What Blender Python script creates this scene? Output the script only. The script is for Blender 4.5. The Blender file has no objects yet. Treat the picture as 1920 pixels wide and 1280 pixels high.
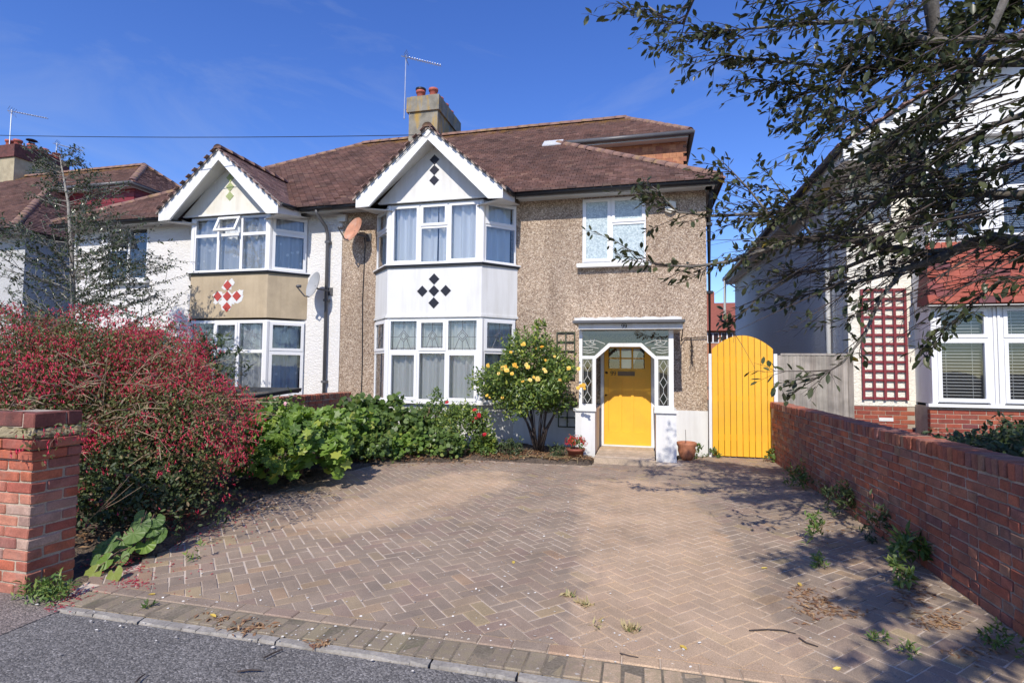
import bpy, bmesh, math, random
import numpy as np
from mathutils import Vector, Matrix
random.seed(7); rng = np.random.default_rng(7)
S = bpy.context.scene
COL = S.collection

# ------------------------------------------------------------------ camera, sky, sun, exposure
cam_d = bpy.data.cameras.new('camera'); cam = bpy.data.objects.new('camera', cam_d); COL.objects.link(cam)
YAW, PIT, ROL = math.radians(13.716), math.radians(2.877), math.radians(.568)
fw = Vector((-math.sin(YAW)*math.cos(PIT), math.cos(YAW)*math.cos(PIT), math.sin(PIT)))
rt0 = Vector((math.cos(YAW), math.sin(YAW), 0)); up0 = rt0.cross(fw)
rt = rt0*math.cos(ROL)+up0*math.sin(ROL); up = up0*math.cos(ROL)-rt0*math.sin(ROL)
cam.matrix_world = Matrix(((rt.x, up.x, -fw.x, 0), (rt.y, up.y, -fw.y, 0), (rt.z, up.z, -fw.z, 1.55), (0, 0, 0, 1)))
cam_d.sensor_width = 36; cam_d.lens = 1014.6*36/1920; cam_d.clip_end = 3000; cam_d.clip_start = .05
S.camera = cam
CAM = Vector((0, 0, 1.55))
def ray(x, y): return rt*((x-960)/1014.6)+up*((640-y)/1014.6)+fw
def at(x, y, Y):                       # the world point on the vertical plane y = Y seen at that place of the photograph
    d = ray(x, y); return CAM+d*(Y/d.y)
def gnd(x, y, z=0.0):
    d = ray(x, y); return CAM+d*((z-1.55)/d.z)

SUNV = Vector((.025, 1, -.86)).normalized()
ELEV = math.asin(-SUNV.z)
world = bpy.data.worlds.new('World'); S.world = world; world.use_nodes = True
wn, wl = world.node_tree.nodes, world.node_tree.links
sky = wn.new('ShaderNodeTexSky'); sky.sky_type = 'NISHITA'; sky.sun_disc = False
sky.sun_elevation = ELEV; sky.sun_rotation = math.atan2(-SUNV.x, -SUNV.y)
sky.altitude = 0; sky.air_density = 1.1; sky.dust_density = .15; sky.ozone_density = 6
SKY_STRENGTH = .145
bg = wn['Background']; bg.inputs['Strength'].default_value = SKY_STRENGTH
tc = wn.new('ShaderNodeTexCoord'); mp = wn.new('ShaderNodeMapping'); mp.inputs['Scale'].default_value = (1.2, 1.2, 5)
mp.inputs['Rotation'].default_value = (.3, .5, .4)
nz = wn.new('ShaderNodeTexNoise'); nz.inputs['Scale'].default_value = 1.7; nz.inputs['Detail'].default_value = 7
nz.inputs['Roughness'].default_value = .62; nz.inputs['Distortion'].default_value = .6
rp = wn.new('ShaderNodeValToRGB'); rp.color_ramp.elements[0].position = .49; rp.color_ramp.elements[1].position = .85
rp.color_ramp.elements[0].color = (0, 0, 0, 1); rp.color_ramp.elements[1].color = (.3, .3, .3, 1)
mx = wn.new('ShaderNodeMix'); mx.data_type = 'RGBA'; mx.inputs['B'].default_value = (3.2, 3.5, 4.0, 1)
wl.new(tc.outputs['Generated'], mp.inputs['Vector']); wl.new(mp.outputs['Vector'], nz.inputs['Vector'])
wl.new(nz.outputs['Fac'], rp.inputs['Fac']); wl.new(rp.outputs['Color'], mx.inputs['Factor'])
hs_ = wn.new('ShaderNodeHueSaturation'); hs_.inputs['Hue'].default_value = .519; hs_.inputs['Saturation'].default_value = 1.18; hs_.inputs['Value'].default_value = 1.08
wl.new(sky.outputs['Color'], hs_.inputs['Color']); wl.new(hs_.outputs['Color'], mx.inputs['A']); wl.new(mx.outputs['Result'], bg.inputs['Color'])
sun_d = bpy.data.lights.new('sun', 'SUN'); sun_d.energy = 4.1; sun_d.angle = math.radians(.53); sun_d.color = (1, .93, .82)
sun = bpy.data.objects.new('sun', sun_d); COL.objects.link(sun); sun.location = (0, -20, 20)
sun.rotation_euler = SUNV.to_track_quat('-Z', 'Y').to_euler()
vs = S.view_settings; vs.view_transform = 'Standard'; vs.look = 'None'; vs.gamma = 1; vs.use_curve_mapping = False
vs.exposure = .32
S.display_settings.display_device = 'sRGB'

# ------------------------------------------------------------------ materials
def nt(name):
    m = bpy.data.materials.new(name); m.use_nodes = True
    n, l = m.node_tree.nodes, m.node_tree.links
    return m, n, l, n['Principled BSDF']
def node(n, t, **kw):
    x = n.new(t)
    for k, v in kw.items():
        if k in x.inputs: x.inputs[k].default_value = v
        else: setattr(x, k, v)
    return x
def ramp(n, stops, interp='LINEAR'):
    r = n.new('ShaderNodeValToRGB'); r.color_ramp.interpolation = interp
    e = r.color_ramp.elements
    while len(e) < len(stops): e.new(.5)
    for i, (p, c) in enumerate(stops):
        e[i].position = p; e[i].color = (*c, 1) if len(c) == 3 else c
    return r
def mixc(n, l, fac, a, b, mode='MIX'):
    x = n.new('ShaderNodeMix'); x.data_type = 'RGBA'; x.blend_type = mode
    for s, v in (('Factor', fac), ('A', a), ('B', b)):
        if hasattr(v, 'links'): l.new(v, x.inputs[s])
        else: x.inputs[s].default_value = v if s == 'Factor' else (*v, 1)
    return x.outputs['Result']
def tintnode(n, l):
    a = node(n, 'ShaderNodeAttribute', attribute_name='tint'); o = n.new('ShaderNodeObjectInfo')
    s = node(n, 'ShaderNodeMath', operation='ADD'); f = node(n, 'ShaderNodeMath', operation='FRACT')
    l.new(a.outputs['Fac'], s.inputs[0]); l.new(o.outputs['Random'], s.inputs[1]); l.new(s.outputs[0], f.inputs[0])
    return f.outputs[0]
def gpos(n): return n.new('ShaderNodeNewGeometry').outputs['Position']
def noise(n, l, scale, detail=4, rough=.55, vec=None):
    t = node(n, 'ShaderNodeTexNoise', Scale=scale, Detail=detail, Roughness=rough)
    l.new(vec if vec is not None else gpos(n), t.inputs['Vector']); return t.outputs['Fac']
def bump(n, l, h, strength, dist, b):
    x = node(n, 'ShaderNodeBump', Strength=strength, Distance=dist); l.new(h, x.inputs['Height']); l.new(x.outputs['Normal'], b.inputs['Normal'])
def M(name, col, rough=.6, var=.12, scale=3., fine=0, bscale=80, bstr=.3, bdist=.004, stops=None, spec=.4, metal=0, dirt=None, dscale=1.2):
    """base colour (or colours picked per piece) with soft wear, optional dirt stain and fine relief"""
    m, n, l, b = nt(name)
    b.inputs['Roughness'].default_value = rough; b.inputs['Metallic'].default_value = metal
    b.inputs['Specular IOR Level'].default_value = spec
    if stops:
        r = ramp(n, stops); l.new(tintnode(n, l), r.inputs['Fac']); c = r.outputs['Color']
    else: c = col
    nf = noise(n, l, scale, 5)
    lo = tuple([1-var*1.6]*3); hi = tuple([1+var]*3)
    rr = ramp(n, [(.25, lo), (.75, hi)]); l.new(nf, rr.inputs['Fac'])
    c = mixc(n, l, 1., c, rr.outputs['Color'], 'MULTIPLY')
    if fine:
        rf = ramp(n, [(.3, tuple([1-fine]*3)), (.7, tuple([1+fine]*3))]); l.new(noise(n, l, bscale, 3), rf.inputs['Fac'])
        c = mixc(n, l, 1., c, rf.outputs['Color'], 'MULTIPLY')
    if dirt:
        rd = ramp(n, [(.5, (0, 0, 0)), (.75, (.75, .75, .75))]); l.new(noise(n, l, dscale, 8, .65), rd.inputs['Fac'])
        c = mixc(n, l, rd.outputs['Color'], c, dirt)
    l.new(c, b.inputs['Base Color'])
    if bstr: bump(n, l, noise(n, l, bscale, 4), bstr, bdist, b)
    return m

MAT = {}
MAT['white_paint'] = M('white_paint', (.73, .73, .715), .5, .03, 1.5, bscale=25, bstr=.12, bdist=.004, dirt=(.62, .6, .55), dscale=2.2)
MAT['white_render'] = M('white_render', (.67, .67, .66), .7, .03, 1.2, bscale=14, bstr=.25, bdist=.006, dirt=(.6, .59, .56), dscale=.9)
MAT['upvc'] = M('upvc', (.74, .74, .74), .3, .01, 1, bstr=0)
MAT['grey_paint'] = M('grey_paint', (.5, .5, .48), .6, .08, 3, bscale=20, bstr=.1)
MAT['soffit_paint'] = M('soffit_paint', (.66, .65, .62), .6, .06, 3, bscale=20, bstr=.1)
MAT['black_plastic'] = M('black_plastic', (.018, .018, .02), .4, .1, 4, bstr=0)
MAT['grey_plastic'] = M('grey_plastic', (.1, .1, .105), .35, .1, 4, bstr=0)
MAT['black_tile'] = M('black_tile', (.014, .012, .018), .35, .1, 4, bscale=30, bstr=.1)
MAT['green_tile'] = M('green_tile', (.33, .38, .17), .45, .15, 8, bscale=30, bstr=.1)
MAT['red_tile'] = M('red_tile', (.42, .06, .045), .45, .1, 8, bscale=30, bstr=.1)
MAT['tan_render'] = M('tan_render', (.46, .37, .25), .8, .1, 1.6, fine=.06, bscale=60, bstr=.2, bdist=.003, dirt=(.3, .24, .17), dscale=1.3)
MAT['cream_render'] = M('cream_render', (.7, .67, .59), .8, .04, 1.6, bscale=30, bstr=.2, dirt=(.55, .5, .4), dscale=2.5)
MAT['yellow_paint'] = M('yellow_paint', None, .5, .05, 2.5, fine=.03, bscale=35, bstr=.12, bdist=.003, stops=[(0, (.75, .385, .022)), (.5, (.79, .405, .026)), (1, (.83, .43, .035))], dirt=(.68, .36, .04), dscale=2.6)
MAT['steel'] = M('steel', (.6, .6, .62), .35, .1, 4, metal=.9, bstr=0)
MAT['bronze'] = M('bronze', (.12, .08, .05), .4, .1, 4, metal=.8, bstr=0)
MAT['terracotta'] = M('terracotta', (.42, .17, .09), .75, .12, 9, fine=.1, bscale=60, bstr=.2, bdist=.002)
MAT['terracotta_dark'] = M('terracotta_dark', (.26, .08, .05), .7, .12, 9, fine=.1, bscale=60, bstr=.2, bdist=.002)
MAT['pot_red'] = M('pot_red', (.42, .11, .08), .65, .15, 9, bscale=40, bstr=.1)
MAT['trellis_maroon'] = M('trellis_maroon', (.2, .028, .035), .6, .15, 9, bscale=70, bstr=.2, bdist=.002)
MAT['trellis_green'] = M('trellis_green', (.055, .065, .035), .7, .15, 9, bscale=70, bstr=.2, bdist=.002)
for _k in ('white_render', 'white_paint', 'tan_render', 'cream_render'):
    _m = MAT[_k]; _n, _l = _m.node_tree.nodes, _m.node_tree.links; _b = _n['Principled BSDF']; _o = _b.inputs['Base Color'].links[0].from_socket
    _mp = node(_n, 'ShaderNodeMapping'); _mp.inputs['Scale'].default_value = (7, 7, .7); _l.new(gpos(_n), _mp.inputs['Vector'])
    _r = ramp(_n, [(.3, (.88, .87, .85)), (.55, (1, 1, 1))]); _l.new(noise(_n, _l, 1., 7, .65, _mp.outputs['Vector']), _r.inputs['Fac']); _l.new(mixc(_n, _l, 1., _o, _r.outputs['Color'], 'MULTIPLY'), _b.inputs['Base Color'])
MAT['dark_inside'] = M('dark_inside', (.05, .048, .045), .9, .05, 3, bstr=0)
MAT['blind_white'] = M('blind_white', (.75, .75, .73), .5, .02, 3, bstr=0)
MAT['lead'] = M('lead', (.12, .12, .13), .5, .1, 9, bstr=0)
MAT['lead_pale'] = M('lead_pale', (.5, .5, .46), .5, .1, 9, bstr=0)
MAT['lead_flashing'] = M('lead_flashing', (.55, .56, .58), .45, .15, 9, bstr=.1)
MAT['dish_grey'] = M('dish_grey', (.36, .37, .38), .45, .08, 6, bstr=0)
MAT['dish_rust'] = M('dish_rust', (.5, .24, .15), .6, .2, 7, bstr=0, dirt=(.55, .4, .33), dscale=5)
MAT['soil'] = M('soil', (.12, .09, .066), .95, .35, 9, fine=.4, bscale=45, bstr=1, bdist=.03)
MAT['bark'] = M('bark', (.13, .115, .1), .85, .3, 14, fine=.3, bscale=70, bstr=.6, bdist=.006, dirt=(.3, .29, .26), dscale=9)
MAT['bark_pale'] = M('bark_pale', (.27, .25, .22), .85, .3, 14, fine=.3, bscale=70, bstr=.4, bdist=.004)
MAT['bark_dark'] = M('bark_dark', (.06, .045, .04), .85, .3, 14, bscale=70, bstr=.4, bdist=.004)
MAT['dry_stem'] = M('dry_stem', (.42, .3, .2), .8, .25, 14, bstr=0)
MAT['brown_stem'] = M('brown_stem', (.2, .12, .08), .8, .25, 14, bstr=0)
MAT['ridge'] = M('ridge', (.24, .14, .11), .85, .2, 5, fine=.15, bscale=50, bstr=.4, bdist=.004, dirt=(.36, .25, .08), dscale=3.5)
MAT['brick_dark'] = M('brick_dark', None, .9, .3, 9, fine=.2, bscale=90, bstr=.5, bdist=.005, stops=[(0, (.13, .05, .045)), (.5, (.2, .065, .05)), (1, (.09, .045, .045))], dirt=(.04, .035, .035), dscale=5)
MAT['mortar'] = M('mortar', (.42, .345, .265), .95, .2, 6, fine=.2, bscale=90, bstr=.6, bdist=.004, dirt=(.2, .18, .15), dscale=3)
MAT['mortar_dark'] = M('mortar_dark', (.38, .32, .27), .95, .25, 5, fine=.2, bscale=90, bstr=.6, bdist=.004, dirt=(.08, .07, .06), dscale=3)
BR = [(0, (.38, .1, .055)), (.22, (.46, .14, .07)), (.45, (.31, .085, .06)), (.62, (.42, .17, .11)), (.76, (.2, .075, .075)), (.88, (.44, .3, .23)), (1, (.48, .13, .06))]
MAT['brick'] = M('brick', None, .85, .22, 11, fine=.18, bscale=90, bstr=.5, bdist=.005, stops=BR, dirt=(.36, .2, .15), dscale=6)
BR2 = [(0, (.3, .085, .055)), (.18, (.38, .12, .065)), (.38, (.25, .085, .065)), (.55, (.34, .14, .085)), (.7, (.2, .09, .085)), (.86, (.31, .185, .12)), (1, (.42, .12, .06))]
MAT['brick_wall'] = M('brick_wall', None, .85, .25, 9, fine=.2, bscale=90, bstr=.55, bdist=.005, stops=BR2, dirt=(.17, .085, .07), dscale=3)
MAT['brick_right'] = M('brick_right', None, .85, .15, 9, fine=.15, bscale=90, bstr=.4, bdist=.004, stops=[(0, (.3, .07, .04)), (.5, (.22, .05, .035)), (.8, (.36, .1, .05)), (1, (.16, .045, .045))])
MAT['hung_tile_red'] = M('hung_tile_red', None, .7, .14, 7, fine=.08, bscale=60, bstr=.25, bdist=.003, stops=[(0, (.28, .055, .034)), (.45, (.34, .08, .045)), (.6, (.22, .05, .04)), (.75, (.12, .038, .045)), (.85, (.3, .07, .045)), (1, (.38, .11, .06))])
MAT['hung_tile_brown'] = M('hung_tile_brown', None, .8, .2, 7, fine=.12, bscale=60, bstr=.3, bdist=.003, stops=[(0, (.36, .15, .075)), (.4, (.44, .2, .1)), (.8, (.3, .11, .065)), (1, (.5, .25, .13))])
MAT['board_maroon'] = M('board_maroon', None, .55, .1, 5, bscale=30, bstr=.1, stops=[(0, (.17, .02, .028)), (1, (.21, .028, .034))])
MAT['timber_grey'] = M('timber_grey', None, .85, .2, 5, bstr=0, stops=[(0, (.3, .27, .23)), (.5, (.36, .32, .28)), (.8, (.25, .22, .19)), (1, (.4, .33, .26))])
MAT['timber_step'] = M('timber_step', None, .8, .2, 9, fine=.2, bscale=60, bstr=.4, bdist=.003, stops=[(0, (.42, .33, .24)), (.6, (.5, .41, .32)), (1, (.36, .27, .19))])
MAT['trim_black'] = M('trim_black', (.02, .02, .022), .5, .1, 4, bstr=0)
MAT['lid_dark'] = M('lid_dark', (.045, .05, .05), .6, .2, 3, bscale=30, bstr=.15)
# wood grain on the grey fence boards
_m = MAT['timber_grey']; _n, _l = _m.node_tree.nodes, _m.node_tree.links
_mp = node(_n, 'ShaderNodeMapping'); _mp.inputs['Scale'].default_value = (60, 60, 2.2); _l.new(gpos(_n), _mp.inputs['Vector'])
bump(_n, _l, noise(_n, _l, 1., 6, .6, _mp.outputs['Vector']), .6, .006, _n['Principled BSDF'])
_old = _n['Principled BSDF'].inputs['Base Color'].links[0].from_socket
_r = ramp(_n, [(.3, (.72, .72, .72)), (.7, (1.2, 1.19, 1.17))]); _l.new(noise(_n, _l, 1., 6, .6, _mp.outputs['Vector']), _r.inputs['Fac'])
_l.new(mixc(_n, _l, 1., _old, _r.outputs['Color'], 'MULTIPLY'), _n['Principled BSDF'].inputs['Base Color'])

def pebbledash():
    m, n, l, b = nt('pebbledash'); b.inputs['Roughness'].default_value = .85
    p = gpos(n)
    wv = node(n, 'ShaderNodeTexVoronoi', Scale=58.); l.new(p, wv.inputs['Vector'])
    w2 = node(n, 'ShaderNodeTexVoronoi', Scale=110.); l.new(p, w2.inputs['Vector'])
    r = ramp(n, [(0, (.2, .145, .105)), (.2, (.32, .24, .18)), (.5, (.43, .33, .25)), (.78, (.53, .425, .33)), (1, (.7, .61, .51))])
    sx = n.new('ShaderNodeSeparateColor'); l.new(wv.outputs['Color'], sx.inputs[0]); l.new(sx.outputs[0], r.inputs['Fac'])
    r2 = ramp(n, [(0, (.72, .7, .68)), (1, (1.24, 1.23, 1.22))]); s2 = n.new('ShaderNodeSeparateColor'); l.new(w2.outputs['Color'], s2.inputs[0]); l.new(s2.outputs[1], r2.inputs['Fac'])
    c = mixc(n, l, 1., r.outputs['Color'], r2.outputs['Color'], 'MULTIPLY')
    r3 = ramp(n, [(.3, (.82, .81, .8)), (.7, (1.12, 1.1, 1.06))]); l.new(noise(n, l, .8, 6), r3.inputs['Fac'])
    c = mixc(n, l, 1., c, r3.outputs['Color'], 'MULTIPLY')
    ms = node(n, 'ShaderNodeMapping'); ms.inputs['Scale'].default_value = (3.5, 3.5, .5); l.new(p, ms.inputs['Vector'])
    r6 = ramp(n, [(.32, (.84, .82, .8)), (.58, (1.05, 1.05, 1.04))]); l.new(noise(n, l, 1., 6, .6, ms.outputs['Vector']), r6.inputs['Fac']); c = mixc(n, l, 1., c, r6.outputs['Color'], 'MULTIPLY')
    l.new(c, b.inputs['Base Color'])
    ad = node(n, 'ShaderNodeMath', operation='ADD'); l.new(wv.outputs['Distance'], ad.inputs[0]); l.new(w2.outputs['Distance'], ad.inputs[1])
    x = node(n, 'ShaderNodeBump', Strength=.8, Distance=.012, invert=True); l.new(ad.outputs[0], x.inputs['Height']); l.new(x.outputs['Normal'], b.inputs['Normal'])
    return m
MAT['pebbledash'] = pebbledash()
def roughcast(name, col):
    m, n, l, b = nt(name); b.inputs['Roughness'].default_value = .8
    r3 = ramp(n, [(.3, tuple(c*.93 for c in col)), (.7, col)]); l.new(noise(n, l, 1.1, 6), r3.inputs['Fac']); l.new(r3.outputs['Color'], b.inputs['Base Color'])
    mp_ = node(n, 'ShaderNodeMapping'); mp_.inputs['Scale'].default_value = (17, 17, 26); l.new(gpos(n), mp_.inputs['Vector'])
    h = node(n, 'ShaderNodeTexNoise', Scale=1., Detail=3., Roughness=.5, Distortion=1.1); l.new(mp_.outputs['Vector'], h.inputs['Vector'])
    rr = ramp(n, [(.4, (0, 0, 0)), (.62, (1, 1, 1))]); l.new(h.outputs['Fac'], rr.inputs['Fac'])
    bump(n, l, rr.outputs['Color'], .55, .016, b); return m
MAT['roughcast_white'] = roughcast('roughcast_white', (.7, .68, .65))
MAT['roughcast_cream'] = roughcast('roughcast_cream', (.78, .74, .64))
MAT['roughcast_pale'] = roughcast('roughcast_pale', (.78, .76, .71))
MAT['roughcast_grey'] = roughcast('roughcast_grey', (.48, .48, .47))
def roof_mat():
    m, n, l, b = nt('roof_tile'); b.inputs['Roughness'].default_value = .85
    t = tintnode(n, l)
    r = ramp(n, [(0, (.17, .1, .088)), (.35, (.25, .148, .126)), (.6, (.21, .134, .124)), (.8, (.31, .19, .165)), (.92, (.12, .075, .07)), (1, (.36, .24, .195))]); l.new(t, r.inputs['Fac'])
    r3 = ramp(n, [(.3, (.75, .75, .75)), (.7, (1.2, 1.17, 1.12))]); l.new(noise(n, l, 1.1, 6), r3.inputs['Fac'])
    c = mixc(n, l, 1., r.outputs['Color'], r3.outputs['Color'], 'MULTIPLY')
    r4 = ramp(n, [(.3, (.8, .8, .8)), (.7, (1.2, 1.2, 1.2))]); l.new(noise(n, l, 40, 4), r4.inputs['Fac']); c = mixc(n, l, 1., c, r4.outputs['Color'], 'MULTIPLY')
    # yellow lichen growing near the ridge
    sp = n.new('ShaderNodeSeparateXYZ'); l.new(gpos(n), sp.inputs[0])
    mr = node(n, 'ShaderNodeMapRange'); mr.inputs[1].default_value = 7.9; mr.inputs[2].default_value = 8.75; mr.inputs[3].default_value = -.35; mr.inputs[4].default_value = .2; l.new(sp.outputs[2], mr.inputs[0])
    ad = node(n, 'ShaderNodeMath', operation='ADD'); l.new(mr.outputs[0], ad.inputs[0]); l.new(noise(n, l, 4, 9, .7), ad.inputs[1])
    r5 = ramp(n, [(.5, (0, 0, 0)), (.68, (.8, .8, .8))]); l.new(ad.outputs[0], r5.inputs['Fac'])
    c = mixc(n, l, r5.outputs['Color'], c, (.34, .2, .06)); l.new(c, b.inputs['Base Color'])
    bump(n, l, noise(n, l, 60, 4), .4, .004, b); return m
MAT['roof_tile'] = roof_mat()
def chimney_mat():
    m, n, l, b = nt('chimney_render'); b.inputs['Roughness'].default_value = .9
    r = ramp(n, [(.3, (.13, .12, .095)), (.7, (.3, .28, .23))]); l.new(noise(n, l, 3, 6), r.inputs['Fac'])
    mp_ = node(n, 'ShaderNodeMapping'); mp_.inputs['Scale'].default_value = (5, 5, 1.3); l.new(gpos(n), mp_.inputs['Vector'])
    r5 = ramp(n, [(.5, (0, 0, 0)), (.63, (.85, .85, .85))]); l.new(noise(n, l, 1., 6, .6, mp_.outputs['Vector']), r5.inputs['Fac'])
    c = mixc(n, l, r5.outputs['Color'], r.outputs['Color'], (.38, .24, .05)); l.new(c, b.inputs['Base Color'])
    bump(n, l, noise(n, l, 40, 4), .4, .006, b); return m
MAT['chimney_render'] = chimney_mat()
MAT['chimney_buff'] = M('chimney_buff', (.42, .36, .24), .9, .2, 2, fine=.1, bscale=40, bstr=.3, dirt=(.2, .16, .1), dscale=1.4)

def paver_mat(name, stops, moss=0.):
    m, n, l, b = nt(name); b.inputs['Roughness'].default_value = .88
    p = gpos(n); t = tintnode(n, l)
    r = ramp(n, stops); l.new(t, r.inputs['Fac']); c = r.outputs['Color']
    # worn sandy tracks left by wheels: two soft bands with ragged edges
    sp = n.new('ShaderNodeSeparateXYZ'); l.new(p, sp.inputs[0])
    nb2 = noise(n, l, 1.9, 9, .68)
    def band(x0, slope, w):
        a = node(n, 'ShaderNodeMath', operation='MULTIPLY_ADD'); a.inputs[1].default_value = -slope; l.new(sp.outputs[1], a.inputs[0]); l.new(sp.outputs[0], a.inputs[2])
        s = node(n, 'ShaderNodeMath', operation='SUBTRACT'); l.new(a.outputs[0], s.inputs[0]); s.inputs[1].default_value = x0
        q = node(n, 'ShaderNodeMath', operation='ABSOLUTE'); l.new(s.outputs[0], q.inputs[0])
        mr = node(n, 'ShaderNodeMapRange', clamp=True); mr.inputs[1].default_value = w; mr.inputs[2].default_value = 0; mr.inputs[3].default_value = 0; mr.inputs[4].default_value = 1; l.new(q.outputs[0], mr.inputs[0]); return mr.outputs[0]
    mxx = node(n, 'ShaderNodeMath', operation='MAXIMUM'); fy = node(n, 'ShaderNodeMapRange', clamp=True); fy.inputs[1].default_value = 3.9; fy.inputs[2].default_value = 5.3; l.new(sp.outputs[1], fy.inputs[0]); fm = node(n, 'ShaderNodeMath', operation='MULTIPLY'); l.new(band(-3.95, .22, .95), fm.inputs[0]); l.new(fy.outputs[0], fm.inputs[1]); l.new(fm.outputs[0], mxx.inputs[0]); l.new(band(.55, -.09, 1.0), mxx.inputs[1])
    yr = node(n, 'ShaderNodeMapRange', clamp=True); yr.inputs[1].default_value = 8.4; yr.inputs[2].default_value = 7.3; l.new(sp.outputs[1], yr.inputs[0])
    ml = node(n, 'ShaderNodeMath', operation='MULTIPLY'); l.new(mxx.outputs[0], ml.inputs[0]); l.new(yr.outputs[0], ml.inputs[1])
    ml2 = node(n, 'ShaderNodeMath', operation='MULTIPLY_ADD'); l.new(nb2, ml2.inputs[0]); ml2.inputs[1].default_value = 1.1; l.new(ml.outputs[0], ml2.inputs[2])
    rs = ramp(n, [(.8, (0, 0, 0)), (1.2, (.62, .62, .62))]); l.new(ml2.outputs[0], rs.inputs['Fac'])
    c = mixc(n, l, rs.outputs['Color'], c, (.56, .4, .265))
    r3 = ramp(n, [(.25, (.66, .65, .63)), (.75, (1.26, 1.24, 1.2))]); l.new(noise(n, l, 1.6, 8, .68), r3.inputs['Fac']); c = mixc(n, l, 1., c, r3.outputs['Color'], 'MULTIPLY')
    r4 = ramp(n, [(.3, (.72, .72, .72)), (.7, (1.28, 1.28, 1.28))]); l.new(noise(n, l, 150, 3), r4.inputs['Fac']); c = mixc(n, l, 1., c, r4.outputs['Color'], 'MULTIPLY')
    rg = ramp(n, [(.52, (0, 0, 0)), (.76, (.45, .45, .45))]); l.new(noise(n, l, .75, 9, .72), rg.inputs['Fac']); c = mixc(n, l, rg.outputs['Color'], c, (.2, .17, .145))
    rg = ramp(n, [(.62, (0, 0, 0)), (.7, (.45, .45, .45))]); l.new(noise(n, l, 7, 7, .7), rg.inputs['Fac']); c = mixc(n, l, rg.outputs['Color'], c, (.15, .125, .1))
    if moss:
        rm = ramp(n, [(.42, (0, 0, 0)), (.6, (moss, moss, moss))]); l.new(noise(n, l, 22, 6, .7), rm.inputs['Fac']); c = mixc(n, l, rm.outputs['Color'], c, (.27, .225, .13))
        rm = ramp(n, [(.66, (0, 0, 0)), (.7, (.8, .8, .8))]); l.new(noise(n, l, 34, 3, .5), rm.inputs['Fac']); c = mixc(n, l, rm.outputs['Color'], c, (.5, .46, .4))
    l.new(c, b.inputs['Base Color']); bump(n, l, noise(n, l, 120, 4), .5, .004, b); return m
MAT['paver'] = paver_mat('paver', [(0, (.285, .22, .167)), (.25, (.315, .243, .182)), (.5, (.262, .205, .158)), (.7, (.32, .236, .178)), (.85, (.285, .205, .162)), (.94, (.36, .28, .17)), (1, (.345, .228, .155))])
MAT['paver_edge'] = paver_mat('paver_edge', [(0, (.25, .2, .15)), (.4, (.29, .235, .175)), (.8, (.24, .19, .15)), (1, (.3, .25, .16))], .55)
MAT['joint_sand'] = M('joint_sand', (.56, .47, .375), .95, .2, 2.2, fine=.15, bscale=120, bstr=.3, dirt=(.13, .11, .09), dscale=.45)
def asphalt(name, col, speck):
    m, n, l, b = nt(name); b.inputs['Roughness'].default_value = .9
    p = gpos(n)
    r = ramp(n, [(.3, tuple(c*.8 for c in col)), (.7, tuple(c*1.15 for c in col))]); l.new(noise(n, l, 1.2, 7, .6), r.inputs['Fac'])
    v = node(n, 'ShaderNodeTexVoronoi', Scale=105.); l.new(p, v.inputs['Vector'])
    sx = n.new('ShaderNodeSeparateColor'); l.new(v.outputs['Color'], sx.inputs[0])
    r2 = ramp(n, [(0, (.45, .45, .45)), (.6, (1., 1., 1.)), (.95, (1.5, 1.48, 1.45)), (.985, (speck, speck, speck))]); l.new(sx.outputs[0], r2.inputs['Fac'])
    c = mixc(n, l, 1., r.outputs['Color'], r2.outputs['Color'], 'MULTIPLY'); l.new(c, b.inputs['Base Color'])
    x = node(n, 'ShaderNodeBump', Strength=.7, Distance=.006, invert=True); l.new(v.outputs['Distance'], x.inputs['Height']); l.new(x.outputs['Normal'], b.inputs['Normal']); return m
MAT['asphalt'] = asphalt('asphalt', (.165, .156, .146), 1.9)
MAT['asphalt_brown'] = asphalt('asphalt_brown', (.2, .165, .145), 1.6)
MAT['concrete'] = M('concrete', (.31, .285, .25), .9, .2, 4, fine=.2, bscale=60, bstr=.5, bdist=.006, dirt=(.18, .16, .14), dscale=5)
MAT['ground'] = M('ground', (.11, .1, .08), .95, .2, .3, bstr=0)
def glass(name, tint=(.97, .98, .98), refl=1.):
    m, n, l, b = nt(name); n.remove(b)
    tr = n.new('ShaderNodeBsdfTransparent'); tr.inputs[0].default_value = (*tint, 1)
    gl = n.new('ShaderNodeBsdfGlossy'); gl.inputs['Roughness'].default_value = .015; gl.inputs['Color'].default_value = (.95, .97, 1, 1)
    fr = n.new('ShaderNodeFresnel'); fr.inputs['IOR'].default_value = 1.5
    ma = node(n, 'ShaderNodeMath', operation='MULTIPLY', use_clamp=True); ma.inputs[1].default_value = 2.3*refl; l.new(fr.outputs[0], ma.inputs[0])
    nb = node(n, 'ShaderNodeBump', Strength=.12, Distance=.02); l.new(noise(n, l, 1.3, 3), nb.inputs['Height']); l.new(nb.outputs[0], gl.inputs['Normal'])
    mxs = n.new('ShaderNodeMixShader'); l.new(ma.outputs[0], mxs.inputs[0]); l.new(tr.outputs[0], mxs.inputs[1]); l.new(gl.outputs[0], mxs.inputs[2])
    l.new(mxs.outputs[0], n['Material Output'].inputs['Surface']); return m
MAT['glass'] = glass('glass')
MAT['glass_dark'] = glass('glass_dark', (.55, .57, .56))
MAT['glass_tint'] = glass('glass_tint', (.45, .46, .38))
MAT['green_pane'] = M('green_pane', (.07, .1, .04), .15, .2, 20, bstr=.1)
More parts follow.
